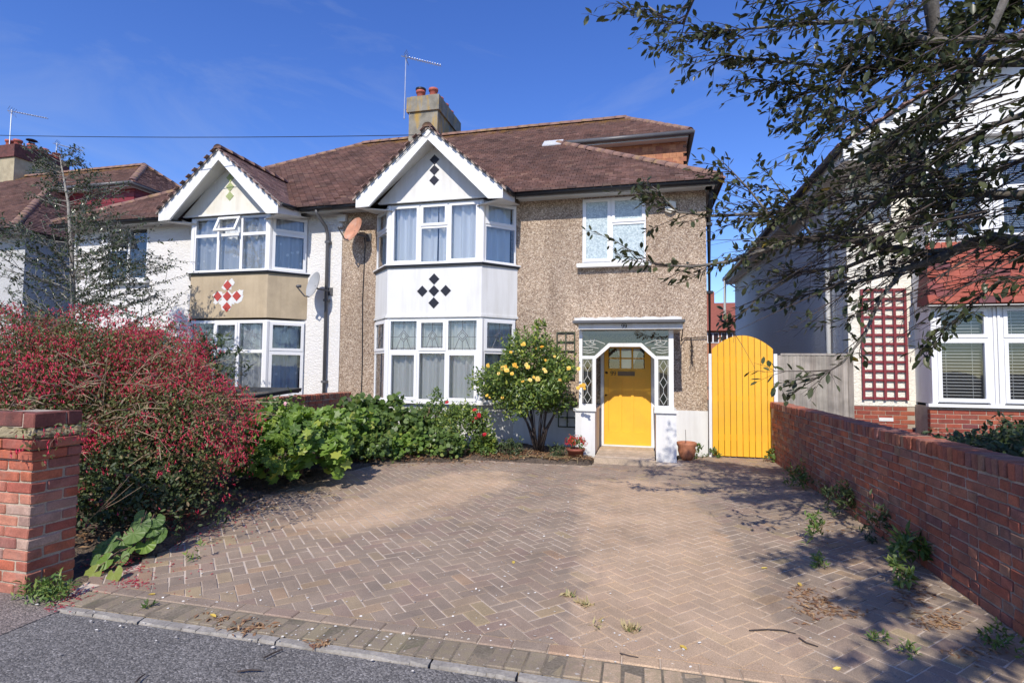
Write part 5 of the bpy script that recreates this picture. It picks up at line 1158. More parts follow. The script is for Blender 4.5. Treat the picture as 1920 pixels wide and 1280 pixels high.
def flowers(c, r, n, seed):
    d = rdir(n); d[:, 2] = np.where(rng.random(n) < .75, np.abs(d[:, 2]), d[:, 2]); cl = np.sin(d@np.array([7., 3, 5]))+np.sin(d@np.array([-4., 9, 6])+1)+.6*np.sin(d@np.array([13., 2, -11]))
    keep = rng.random(n) < np.clip(.4+.55*cl, .02, 1); d = d[keep]
    p = np.array(c)+d*lumpy(d, seed, .32)[:, None]*np.array(r)*rng.uniform(.92, 1.06, len(d))[:, None]+rng.normal(size=d.shape)*.02
    p = p[p[:, 2] > .22]; x = rng.normal(size=p.shape)*.45; x[:, 2] -= 1
    return p, x
p, x = flowers(fc, frd, 15000, 11); q, y = flowers(c2, r2, 13000, 12); p5_, x5_ = flowers(c4, r4, 13000, 13); p, x = np.concatenate([p, q, p5_]), np.concatenate([x, y, x5_])
scatter('blossoms', FLOWER_FUCHSIA, p, x, rdir(len(p)), rng.uniform(.026, .046, len(p)), 'petal_fuchsia', fb, 'stuff')
m = MB(); rr = random.Random(5)
for k in range(90):
    b = Vector((rr.uniform(-6.6, -5.0), rr.uniform(4.4, 5.4), 0)); a = rr.uniform(-2.6, .8); el = rr.uniform(.05, 1.2)
    d = Vector((math.cos(a)*math.cos(el), math.sin(a)*math.cos(el), math.sin(el))); e = Vector(fc)+Vector((d.x*frd[0], d.y*frd[1], d.z*frd[2]))*rr.uniform(1.0, 1.22)
    if e.z < .25: continue
    mid = b.lerp(e, .55)+Vector((0, 0, .35)); m.tube([b, b.lerp(mid, .5)+Vector((0, 0, .12)), mid, mid.lerp(e, .6)+Vector((0, 0, .06)), e], [.012, .009, .006, .004, .002], 4)
    for j in range(3):
        o = mid.lerp(e, rr.uniform(.2, .9)); g = o+Vector((rr.uniform(-.2, .25), rr.uniform(-.3, .1), rr.uniform(-.12, .14))); m.tube([o, o.lerp(g, .5)+Vector((0, 0, .03)), g], [.004, .003, .0015], 4)
m.build('stem', 'dry_stem', fb, True, 'stuff')
pos3, xd3, nn3 = crown((-4.75, 4.2, .26), (.75, .75, .42), 6500, 14, 7, .18, .35, .3, .6, .5, .02)
scatter('foliage', LEAF_OVAL, pos3, xd3, nn3, rng.uniform(.03, .065, len(pos3)), 'leaf_dark', fb, 'stuff')
sp_l, sp_f = [], []; m = MB()
for pts in ([(175, 800, 3.3), (120, 802, 2.95), (70, 812, 2.8), (30, 806, 2.78)], [(170, 815, 3.2), (150, 808, 2.92), (110, 800, 2.78)], [(120, 802, 2.95), (95, 830, 2.79), (88, 862, 2.8)], [(70, 812, 2.8), (58, 838, 2.78), (30, 842, 2.78)], [(330, 640, 4.3), (400, 690, 4.2), (470, 735, 4.3), (490, 770, 4.35)], [(300, 700, 4.0), (400, 760, 3.9), (460, 850, 3.95)], [(250, 760, 3.7), (320, 850, 3.5), (300, 900, 3.45)], [(200, 620, 4.0), (330, 610, 4.2), (420, 660, 4.4)], [(100, 600, 4.0), (200, 570, 4.1), (300, 600, 4.2)], [(350, 800, 3.9), (430, 850, 3.9), (420, 930, 3.95)]):
    w = [at(*q) for q in pts]; m.tube(w, [.0032]+[.0022]*(len(w)-2)+[.001], 4)
    for a, b in zip(w, w[1:]):
        for k in range(int((b-a).length*70)+3):
            q = a.lerp(b, R_())+Vector((U(-.035, .035), U(-.035, .035), U(-.03, .03))); (sp_f if R_() < .38 else sp_l).append(tuple(q))
m.build('stem', 'brown_stem', fb, True)
scatter('foliage', LEAF_OVAL, sp_l, rng.normal(size=(len(sp_l), 3)), np.array([0, -.5, 1.])+rng.normal(size=(len(sp_l), 3))*.5, rng.uniform(.022, .045, len(sp_l)), 'leaf_fuchsia', fb, 'stuff')
scatter('blossoms', FLOWER_FUCHSIA, sp_f, np.array([0, 0, -1.])+rng.normal(size=(len(sp_f), 3))*.4, rdir(len(sp_f)), rng.uniform(.03, .045, len(sp_f)), 'petal_fuchsia', fb, 'stuff')
# dead pale seed stalks sticking out by the pillar
m = MB(); b = gnd(160, 985, .3); b = at(160, 980, 3.55); k0 = at(182, 960, 3.4)
m.tube([b, k0], .003, 4)
for t in ((242, 892), (250, 905), (265, 912), (228, 905)): m.tube([k0, k0.lerp(at(*t, 3.25), .5)+Vector((0, 0, -.01)), at(*t, 3.25)], [.0025, .002, .0015], 4)
tag(m.build('dead_stalk', 'dry_stem'), 'dry pale branching seed stalk leaning out from behind the pillar', 'stalk')

# lush hollyhock leaves low down beside the pillar: every leaf its own piece
hl = thing('hollyhock_plant', 'low leafy hollyhock with large round pale green leaves beside the pillar foot', 'plant', gnd(225, 1060))
def tpl_mesh(tpl, mat, name='leaf'):
    me = bpy.data.meshes.new(name); me.from_pydata([tuple(v) for v in tpl[0]], [], tpl[1]); me.materials.append(MAT[mat]); me.update(); return me
def leaf_obj(me, parent, pos, xdir, nrm, size, name='leaf'):
    o = bpy.data.objects.new(name, me); x = Vector(xdir).normalized(); z = Vector(nrm); y = z.cross(x)
    if y.length < 1e-4: y = x.orthogonal()
    y.normalize(); z = x.cross(y)
    COL.objects.link(o); mt = Matrix(((x.x, y.x, z.x, pos[0]), (x.y, y.y, z.y, pos[1]), (x.z, y.z, z.z, pos[2]), (0, 0, 0, 1)))@Matrix.Scale(size, 4); o.matrix_basis = mt
    o.parent = parent; o.matrix_parent_inverse = WM[parent.name].inverted(); return o
def round_leaf(n=26):     # scalloped fan with pleats
    P = [(.0, 0, 0)]
    for i in range(n+1):
        a = math.radians(-158+316*i/n); s = 1-.07*abs(math.sin(a*5.2)); z = .026*math.cos(a*10)+.02; P.append((.42+.5*s*math.cos(a), .5*s*math.sin(a), z-.08*(1-math.cos(a))))
    P[0] = (.3, 0, -.06)
    return np.array(P), [(0, i, i+1) for i in range(1, n+1)]
HLM = tpl_mesh(round_leaf(), 'leaf_lily'); HLY = tpl_mesh(round_leaf(), 'leaf_mallow'); sm = MB(); hb = Vector(gnd(245, 1050))
for px, py, yy, sz, f in ((172, 1075, 3.22, .15, -1), (212, 1079, 3.2, .16, 1), (195, 1052, 3.3, .15, -1), (205, 1020, 3.42, .16, -1), (190, 1030, 3.4, .14, -1), (228, 1012, 3.5, .17, 0), (250, 1000, 3.55, .16, 1), (262, 985, 3.6, .17, 0), (285, 990, 3.65, .17, 1), (272, 1020, 3.6, .14, 1), (300, 1003, 3.66, .14, 1), (268, 968, 3.68, .12, 0), (292, 975, 3.68, .15, 1), (240, 1030, 3.5, .13, -1), (180, 1050, 3.3, .1, -1), (225, 1045, 3.4, .12, 1)):
    c = at(px, py, yy); d = Vector((f*.6+U(-.3, .3), -.3, -.7)); n_ = Vector((.3+U(-.55, .55), -.75+U(-.2, .3), .6+U(-.3, .3))); leaf_obj(HLY if R_() < .3 else HLM, hl, c-d.normalized()*sz*.4, d, n_, sz*U(.9, 1.1)); sm.tube([hb+Vector((U(-.05, .05), .1, 0)), hb.lerp(c, .5)+Vector((0, .03, .08)), c-d.normalized()*sz*.4], .004, 4)
sm.build('stalk', 'brown_stem', hl, True)

# bright mallow-like shrub with big lobed leaves: the leaves that show largest are single pieces
mb = thing('lobed_leaf_shrub', 'bright green shrub with big lobed leaves at the bend of the drive', 'shrub', (-4.6, 6.5, 0))
pos, xd, nn = crown((-4.62, 6.5, .42), (.82, .8, .62), 1900, 21, 5, .16, .16, .3, .3, .3, .05)
front = np.argsort(pos[:, 1]*.8-pos[:, 2]*.7-pos[:, 0]*.2); LM = [tpl_mesh(LEAF_LOBED, 'leaf_mallow') for _ in range(3)]
xd[:, 2] -= .45; xd[:, 1] -= .5; nn[:, 1] -= .5
siz = rng.uniform(.1, .17, len(pos))
for i in front[:300]: leaf_obj(random.choice(LM), mb, pos[i], xd[i], nn[i], float(siz[i]))
rest = front[300:]; scatter('leaf', LEAF_LOBED, pos[rest], xd[rest], nn[rest], siz[rest], 'leaf_mallow', mb, 'stuff')
stems('stem', (-4.6, 6.6, 0), (-4.62, 6.5, .42), (.7, .7, .5), 16, 'brown_stem', mb, .012, 3)

def shrub(name, label, cat, c, r, n, tpl, size, mat, seed, base=None, st='brown_stem', ns=10, per=7, tw=.2, amp=.25, fl=None, trunk_r=.012, **kw):
    o = thing(name, label, cat, (c[0], c[1], 0)); p, x, nn = crown(c, r, n, seed, per, tw, amp, **kw); nn[:, 1] -= .3
    scatter('foliage', tpl, p, x, nn, rng.uniform(size[0], size[1], len(p)), mat, o, 'stuff')
    if ns: stems('stem', base or (c[0], c[1], 0), c, r, ns, st, o, trunk_r, seed)
    if fl:
        for fx, fy, fz, fs, fm in fl:
            leaf_obj(ROSEM[fm], o, (fx, fy, fz), (1, U(-.5, .5), U(-.5, .5)), (U(-.7, .7), -1, U(-.2, 1.)), fs*U(.75, 1.25), 'flower')
    return o
ROSEM = {k: tpl_mesh(rosette(), k, 'flower') for k in ('petal_yellow', 'petal_red', 'petal_pink', 'petal_scarlet')}
def fl(lst, mat, y, s): return [(*at(px, py, y+U(-.1, .05)), s*U(.85, 1.15), mat) for px, py in lst]
shrub('hollyhock_plant', 'tall leafy green plant against the end of the low wall', 'plant', (-5.15, 9.3, .55), (.5, .5, .62), 1100, LEAF_MALLOW, (.06, .12), 'leaf_mid', 31, amp=.3)
shrub('hollyhock_plant', 'broad leafy green plant under the left part of the bay window', 'plant', (-4.25, 8.95, .42), (.62, .5, .5), 1500, LEAF_MALLOW, (.06, .12), 'leaf_mid', 32, amp=.3)
shrub('leafy_plant', 'leafy green plant between the lobed shrub and the bay window', 'plant', (-4.9, 8.0, .4), (.6, .7, .5), 1500, LEAF_MALLOW, (.07, .13), 'leaf_mallow', 33, amp=.3)
shrub('leafy_plant', 'loose green climber on the low brick wall beside the fuchsia', 'plant', (-5.1, 6.6, .75), (.35, .7, .38), 900, LEAF_ROUND, (.04, .08), 'leaf_mid', 38, amp=.3, fl=fl([(533, 757), (569, 762)], 'petal_pink', 7.6, .07))
shrub('rose_bush', 'red rose bush with a few dark red blooms under the bay window', 'rose bush', (-3.2, 9.25, .5), (.6, .42, .48), 4200, LEAF_OVAL, (.04, .07), 'leaf_rose', 34, amp=.22, fl=fl([(838, 754), (890, 768), (898, 778), (893, 783), (908, 814), (886, 790)], 'petal_red', 8.95, .075))
shrub('rose_bush', 'small leafy rose with bare tips in front of the leaded window', 'rose bush', (-3.8, 9.3, .55), (.4, .3, .48), 1700, LEAF_OVAL, (.04, .08), 'leaf_mid', 39, amp=.35)
yr = shrub('rose_bush', 'round yellow rose standard in bloom beside the porch', 'rose bush', (-1.98, 9.55, 1.36), (.93, .6, .67), 14000, LEAF_OVAL, (.045, .085), 'leaf_rose', 35, base=(-1.86, 9.75, 0), st='bark_dark', ns=9, per=8, tw=.26, amp=.42, trunk_r=.01, zmin=.6, low=-.95,
    fl=fl([(958, 660), (943, 690), (950, 694), (965, 684), (987, 683), (915, 685), (980, 714), (1001, 707), (1008, 710), (1023, 675), (1023, 696), (1016, 650), (981, 645), (1089, 723), (1094, 722), (1085, 691), (1066, 690), (913, 741), (942, 745), (990, 688)], 'petal_yellow', 9.0, .066)+fl([(948, 687), (969, 688), (994, 712), (1020, 692), (1084, 727), (1096, 728), (918, 745), (1005, 652), (935, 700), (1040, 668), (960, 700), (1050, 712)], 'petal_yellow', 9.06, .052))
m = MB(); rr = random.Random(9)
for k in range(9):
    b = Vector((-1.86+rr.uniform(-.06, .06), 9.72, 0)); e = Vector((-1.95+rr.uniform(-.7, .75), 9.6+rr.uniform(-.3, .2), rr.uniform(.85, 1.3))); m.tube([b, b.lerp(e, .3)+Vector((0, 0, .16)), b.lerp(e, .7)+Vector((rr.uniform(-.08, .08), 0, .08)), e], [.02, .016, .012, .008], 5)
m.tube([(-1.87, 9.6, 1.7), (-1.9, 9.75, 2.1), (-1.87, 9.8, 2.42)], [.008, .006, .003], 5)
m.build('trunk', 'bark_dark', yr, True)
p, x, nn = crown((-1.87, 9.75, 2.32), (.14, .12, .16), 70, 36, 6, .1); scatter('foliage', LEAF_OVAL, p, x, nn, .09, 'leaf_rose', yr, 'stuff')
shrub('low_shrub', 'small dark green plant at the foot of the yellow rose', 'plant', (-2.3, 9.3, .14), (.3, .25, .22), 420, LEAF_OVAL, (.04, .07), 'leaf_dark', 37, ns=0)
shrub('low_shrub', 'small bright weedy plant on the bed edge left of the yellow rose', 'plant', (-2.75, 9.05, .08), (.22, .18, .16), 260, LEAF_OVAL, (.03, .06), 'leaf_mid', 47, ns=0)
shrub('low_shrub', 'greyish low plant behind the red flower pot', 'plant', (-1.45, 9.4, .1), (.22, .2, .18), 260, LEAF_NARROW, (.04, .07), 'leaf_dark', 48, ns=0)
for lab, x, y, r, mt, sd in (('low leafy green plant on the drive edge below the red roses', -3.35, 8.86, .4, 'leaf_mid', 71), ('low pale green plant on the drive edge under the middle of the bay', -3.95, 8.6, .42, 'leaf_mallow', 72), ('spreading dark green plant at the bed corner beside the lobed shrub', -4.35, 8.1, .4, 'leaf_mid', 73), ('small rounded green plant between the red rose and the yellow rose', -2.72, 9.22, .26, 'leaf_rose', 74)):
    shrub('leafy_plant', lab, 'plant', (x, y, .18), (r, r*.75, .3), 800, LEAF_MALLOW, (.04, .085), mt, sd, ns=0, amp=.35)
# dark bushes and holly of the white house's garden
shrub('buddleia_bush', 'tall dark leafy bush in front of the lower bay window of the white house', 'bush', (-7.55, 7.9, 1.3), (.6, .5, .85), 1100, LEAF_NARROW, (.1, .17), 'leaf_dark', 41, ns=14, st='bark_dark', amp=.35)
shrub('dark_bush', 'dark evergreen bush left of the white house bay behind the fuchsia', 'bush', (-8.3, 7.2, 1.25), (.6, .6, .7), 1100, LEAF_OVAL, (.05, .09), 'leaf_holly', 42, ns=8, st='bark_dark', amp=.35)
shrub('dark_hedge', 'dark green hedge of glossy leaves behind the long brick wall', 'hedge', (4.05, 6.9, .62), (1.35, 1.25, .42), 6500, LEAF_OVAL, (.05, .085), 'leaf_dark', 43, ns=14, st='bark_dark', amp=.2, zmin=.3)

def limb_tree_leaves(segs, n_per_m, tpl, size, droop=.2, spread=.06, cl=1):
    P, Xd, Nn = [], [], []
    for a, b in segs:
        L = (b-a).length; n = max(1, int(L*n_per_m)); d = (b-a).normalized()
        for k in range(n):
            t = R_(); s = Vector((U(-1, 1), U(-1, 1), U(-1, 1))); s = (s-d*s.dot(d)); s = s.normalized() if s.length > .01 else d.orthogonal()
            q = a.lerp(b, t); x = (d*U(.3, 1.)+s*U(.5, 1.)+Vector((0, 0, -droop))).normalized(); P.append(q+s*.006); Xd.append(x); Nn.append(Vector((U(-.6, .6), U(-.7, .5), 1)))
    return np.array([tuple(v) for v in P]), np.array([tuple(v) for v in Xd]), np.array([tuple(v) for v in Nn])

# holly tree in the white house's garden
ht = thing('holly_tree', 'slender holly tree with spreading branches in front of the white house', 'tree', at(133, 640, 7.6)*1); HT_Y = 7.6
b0 = at(132, 700, HT_Y); b0.z = 0; ht.location = b0; WM[ht.name] = Matrix.Translation(b0)
m = MB(); top = at(112, 292, HT_Y+.1); tr = [b0, at(137, 560, HT_Y), at(134, 470, HT_Y), at(128, 380, HT_Y), top]; m.tube(tr, [.05, .042, .034, .024, .008], 7); m.build('trunk', 'bark_pale', ht, True)
m = MB(); segs = []; rr = random.Random(4)
def along(pts, t):
    L = [(b-a).length for a, b in zip(pts, pts[1:])]; s = t*sum(L)
    for (a, b), l in zip(zip(pts, pts[1:]), L):
        if s <= l: return a.lerp(b, s/l)
        s -= l
    return pts[-1]
def branchlets(m, segs, p, d, L, r, n, rr, up=.0, depth=0):
    """one shoot and its side twigs"""
    pts = [p]; q = p
    for k in range(4): q = q+d*(L/4); d = (d+Vector((rr.uniform(-.18, .18), rr.uniform(-.18, .18), rr.uniform(-.12, .12)+up))).normalized(); pts.append(q)
    m.tube(pts, [r, r*.8, r*.6, r*.42, r*.2], 4 if r < .012 else 6)
    segs += list(zip(pts[1:], pts[2:]))
    for k in range(n):
        a = along(pts, rr.uniform(.25, 1)); s = Vector((rr.uniform(-1, 1), rr.uniform(-1, 1), rr.uniform(-.6, .8))); dd = (d*rr.uniform(.6, 1.2)+s*.8).normalized(); l = L*rr.uniform(.25, .5)
        pp = [a, a+dd*l*.5+Vector((0, 0, .01)), a+dd*l]; m.tube(pp, [r*.45, r*.3, r*.15], 4); segs += [(pp[0].lerp(pp[1], .5), pp[1]), (pp[1], pp[2])]
for k in range(125):
    t = rr.uniform(.16, 1.0); p = along(tr, t); a = rr.uniform(-3.14, 3.14) if rr.random() < .45 else rr.uniform(-.6, .5) if rr.random() < .62 else rr.uniform(2.6, 3.6); L = (2.9-2.5*t)*rr.uniform(.55, 1.1)
    d = Vector((math.cos(a), math.sin(a)*.8, rr.uniform(.05, .5))).normalized(); branchlets(m, segs, p, d, L, .012*(1.3-t*.6), 9, rr)
m.build('branch', 'bark_pale', ht, True, 'stuff')
p, x, nn = limb_tree_leaves(segs, 40, LEAF, .05); scatter('crown', LEAF_OVAL, p, x, nn, rng.uniform(.04, .07, len(p)), 'leaf_holly', ht, 'stuff')

# ------------------------------------------------------------------ the tree on the right whose branches hang over the drive
rt_ = thing('plum_tree', 'large tree with dark drooping branches hanging over the drive from the right', 'tree', (4.75, 3.3, 0))
m = MB(); TR = [Vector((4.75, 3.3, -.1)), Vector((4.72, 3.35, .9)), Vector((4.65, 3.45, 1.9)), Vector((4.5, 3.5, 2.7)), Vector((4.3, 3.6, 3.6)), Vector((4.0, 3.5, 4.6))]
m.tube(TR, [.17, .14, .125, .11, .08, .04], 10); m.build('trunk', 'bark', rt_, True)
LIMBS = [   # places of the photograph with their distance, thick end first, and radii
    ([(2010, 470, 4.3), (1920, 459, 4.6), (1864, 448, 4.75), (1820, 457, 4.85), (1786, 472, 4.9), (1739, 476, 4.95), (1661, 466, 5.0), (1645, 450, 5.05), (1626, 428, 5.1), (1560, 436, 5.2), (1480, 452, 5.3)], .052, .008),
    ([(1786, 472, 4.9), (1740, 492, 4.85), (1696, 504, 4.8), (1640, 520, 4.75), (1560, 540, 4.7), (1500, 556, 4.7)], .028, .004),
    ([(1661, 466, 5.0), (1600, 452, 4.9), (1540, 446, 4.85), (1450, 462, 4.8), (1370, 490, 4.75), (1300, 500, 4.7), (1230, 497, 4.65), (1204, 480, 4.6)], .022, .003),
    ([(1660, 470, 5.0), (1590, 500, 5.1), (1500, 510, 5.2), (1420, 560, 5.2), (1380, 600, 5.2)], .016, .003),
    ([(1696, 504, 4.8), (1650, 560, 4.6), (1620, 630, 4.5), (1580, 680, 4.45), (1532, 709, 4.4)], .014, .003),
    ([(1990, 365, 4.2), (1920, 366, 4.4), (1810, 362, 4.6), (1770, 335, 4.7), (1720, 300, 4.8), (1660, 290, 4.9)], .036, .008),
    ([(1808, 362, 4.6), (1700, 366, 4.7), (1600, 372, 4.8), (1500, 390, 4.9), (1440, 400, 4.95), (1340, 405, 5.0), (1270, 398, 5.0), (1235, 360, 5.0), (1212, 340, 5.)], .02, .003),
    ([(1480, 440, 5.0), (1440, 400, 5.1), (1400, 350, 5.1), (1352, 300, 5.1)], .012, .003), ([(1520, 440, 5.1), (1480, 380, 5.2), (1430, 310, 5.2)], .01, .003),
    ([(2000, 115, 4.0), (1920, 116, 4.2), (1785, 118, 4.5), (1720, 132, 4.6), (1690, 118, 4.7), (1600, 130, 4.8), (1500, 120, 4.9), (1420, 110, 4.9), (1352, 102, 4.95)], .034, .004),
    ([(1735, -60, 4.3), (1745, 0, 4.4), (1752, 60, 4.45), (1776, 116, 4.5)], .045, .03),
    ([(1980, 60, 3.9), (1920, 72, 4.1), (1745, 78, 4.4), (1620, 40, 4.6), (1500, 45, 4.7), (1400, 55, 4.7), (1290, 66, 4.7)], .03, .004),
    ([(1640, -30, 4.2), (1560, 0, 4.3), (1480, -10, 4.3), (1400, 10, 4.3)], .014, .004), ([(1330, -70, 4.2), (1280, 45, 4.2), (1240, 30, 4.2), (1215, 12, 4.2), (1186, 16, 4.2)], .01, .003),
    ([(1690, 120, 4.7), (1620, 170, 4.8), (1540, 165, 4.9), (1470, 155, 4.9), (1408, 147, 4.9)], .012, .003), ([(1720, 300, 4.8), (1640, 240, 4.9), (1580, 200, 4.9), (1500, 215, 4.9)], .012, .003),
    ([(1960, 200, 4.0), (1850, 240, 4.3), (1760, 300, 4.5), (1680, 350, 4.6), (1600, 420, 4.7)], .02, .004), ([(1960, 280, 4.1), (1850, 330, 4.4), (1760, 400, 4.6), (1690, 430, 4.7)], .018, .004),
    ([(1900, -40, 4.0), (1850, 80, 4.2), (1780, 180, 4.4), (1700, 240, 4.6), (1640, 330, 4.7)], .02, .004), ([(1700, -40, 4.2), (1640, 60, 4.4), (1580, 140, 4.5), (1545, 250, 4.6)], .014, .004),
    ([(1980, 520, 4.2), (1880, 520, 4.4), (1790, 600, 4.5), (1740, 650, 4.5)], .01, .003),
    # limbs out of the frame overhead, which shade the drive
    ([(4.4, 3.5, 3.2), (3.6, 2.6, 3.7), (2.8, 1.8, 3.9), (1.9, 1.2, 3.9), (1.2, .6, 3.8)], .05, .01), ([(4.3, 3.5, 3.4), (3.8, 1.6, 3.9), (3.1, .2, 4.1), (2.4, -1.2, 4.0), (1.9, -2.0, 3.9)], .05, .01),
    ([(3.6, 2.6, 3.7), (2.7, 2.9, 3.9), (1.9, 3.0, 3.9), (1.2, 2.8, 3.8)], .03, .006), ([(4.2, 3.6, 3.8), (3.4, 4.0, 4.2), (2.6, 4.4, 4.2), (1.9, 4.6, 4.0)], .035, .006),
    ([(3.1, .2, 4.1), (2.3, -.3, 3.9), (1.7, -.8, 3.7), (1.2, -1.0, 3.6)], .03, .006), ([(2.8, 1.8, 3.9), (2.2, .9, 3.8), (1.75, .2, 3.7), (1.5, -.1, 3.7)], .03, .006), ([(3.1, .2, 4.1), (2.9, -.9, 3.8), (2.6, -1.5, 3.6), (2.2, -1.9, 3.5)], .025, .005), ([(3.6, 2.6, 3.7), (2.9, 2.2, 3.4), (2.4, 1.9, 3.3), (2.1, 1.6, 3.3)], .02, .005)]
wood = MB(); tw = MB(); segs = []; vis = []; ovr = []; rr = random.Random(12)
for pts, r0, r1 in LIMBS:
    W_ = [at(*p) if p[0] > 20 else Vector(p) for p in pts]
    if pts[0][0] > 1950: W_ = [TR[3].lerp(TR[4], .5)] + W_ if pts[0][1] > 250 else [TR[4]]+W_
    r0 *= 1.35; n = len(W_); rad = [r0+(r1-r0)*k/(n-1) for k in range(n)]; wood.tube(W_, rad, 7)
    L = sum((b-a).length for a, b in zip(W_, W_[1:])); over = pts[0][0] < 20; segs = ovr if over else vis
    for k in range(int(L*(17 if over else (10.5 if pts[0][1] > 400 else 16)))):
        t = rr.uniform(.12, 1); a = along(W_, t); b = along(W_, min(1, t+.05)); d = (b-a).normalized() if (b-a).length > 1e-5 else Vector((-1, 0, 0))
        s = Vector((rr.uniform(-1.1, .25), rr.uniform(-.9, .7), rr.uniform(-.75, .5))); dd = (d*.9+s*.9+Vector((-.35, 0, -.1))).normalized()
        branchlets(tw, segs, a, dd, rr.uniform(.18, .5), .0055, 3, rr, -.02)
    segs += list(zip(W_[-3:], W_[-2:]))
segs = vis
# long hanging shoots filling the dense part of the crown
for k in range(80):
    px, py = rr.uniform(1560, 2000), rr.uniform(-60, 400)
    if py > 430-(1960-px)*.2 or px < 1700-py*.4+rr.uniform(-60, 60): continue
    p = at(px, py, rr.uniform(3.9, 5.3)); dd = Vector((-1, rr.uniform(-.3, .3), rr.uniform(-.75, .15))).normalized(); branchlets(tw, segs, p, dd, rr.uniform(.4, .9), .006, 5, rr, -.02)
none_ = []
for k in range(150):   # bare fine shoots hanging among the limbs
    px, py = rr.uniform(1540, 1990), rr.uniform(150, 520)
    if py < 420-(px-1540)*.75: continue
    p = at(px, py, rr.uniform(4.1, 5.2)); dd = Vector((-1, rr.uniform(-.3, .3), rr.uniform(-.9, .1))).normalized(); branchlets(tw, none_, p, dd, rr.uniform(.4, 1.0), .006, 4, rr, -.02)
wood.build('limb', 'bark', rt_, True, 'stuff'); tw.build('twig', 'bark_dark', rt_, True, 'stuff')
p, x, nn = limb_tree_leaves(vis, 20, LEAF, .07, .25); vis_p = p; p_, x_, n_ = limb_tree_leaves(ovr, 85, LEAF, .07, .25); p_ += rng.normal(size=p_.shape)*.035; p, x, nn = np.concatenate([p, p_]), np.concatenate([x, x_]), np.concatenate([nn, n_]); scatter('crown', LEAF_OVAL, p, x, nn, np.where(np.arange(len(p)) < len(vis_p), rng.uniform(.055, .09, len(p)), rng.uniform(.06, .09, len(p))), 'leaf_tree', rt_, 'stuff')

# ------------------------------------------------------------------ pots
def pot(name, label, c, prof, mat, cat='flower pot'):
    o = thing(name, label, cat, (c[0], c[1], 0)); m = MB(); m.lathe((c[0], c[1], 0), prof, 20); m.build('pot', mat, o, True); return o
po1 = pot('flower_pot', 'terracotta pot planted with a small scarlet fuchsia left of the porch', (-1.13, 9.28), [(.0, 0), (.105, 0), (.14, .17), (.155, .17), (.16, .215), (.14, .215), (.13, .16), (0, .15)], 'terracotta_dark')
p, x, nn = crown((-1.12, 9.25, .3), (.17, .16, .13), 300, 51, 6, .1, zmin=.16); scatter('foliage', LEAF_OVAL, p, x, nn, rng.uniform(.03, .05, len(p)), 'leaf_mid', po1, 'stuff')
d = rdir(130); d[:, 2] = np.abs(d[:, 2]); p = np.array((-1.12, 9.22, .3))+d*np.array((.18, .16, .14))*rng.uniform(.8, 1.15, (130, 1)); x = rng.normal(size=p.shape)*.5; x[:, 2] -= 1; scatter('blossoms', FLOWER_FUCHSIA, p, x, rdir(len(p)), .05, 'petal_scarlet', po1, 'stuff')
po2 = pot('flower_pot', 'round bare terracotta pot with a thin stick right of the porch', (.72, 9.95), [(0, 0), (.08, 0), (.13, .08), (.15, .16), (.145, .22), (.165, .26), (.17, .3), (.15, .31), (.135, .26), (.12, .24), (0, .24)], 'terracotta')
m = MB(); m.tube([(.71, 9.95, .23), (.7, 9.95, .52)], .004, 4); m.build('stick', 'bark_dark', po2)

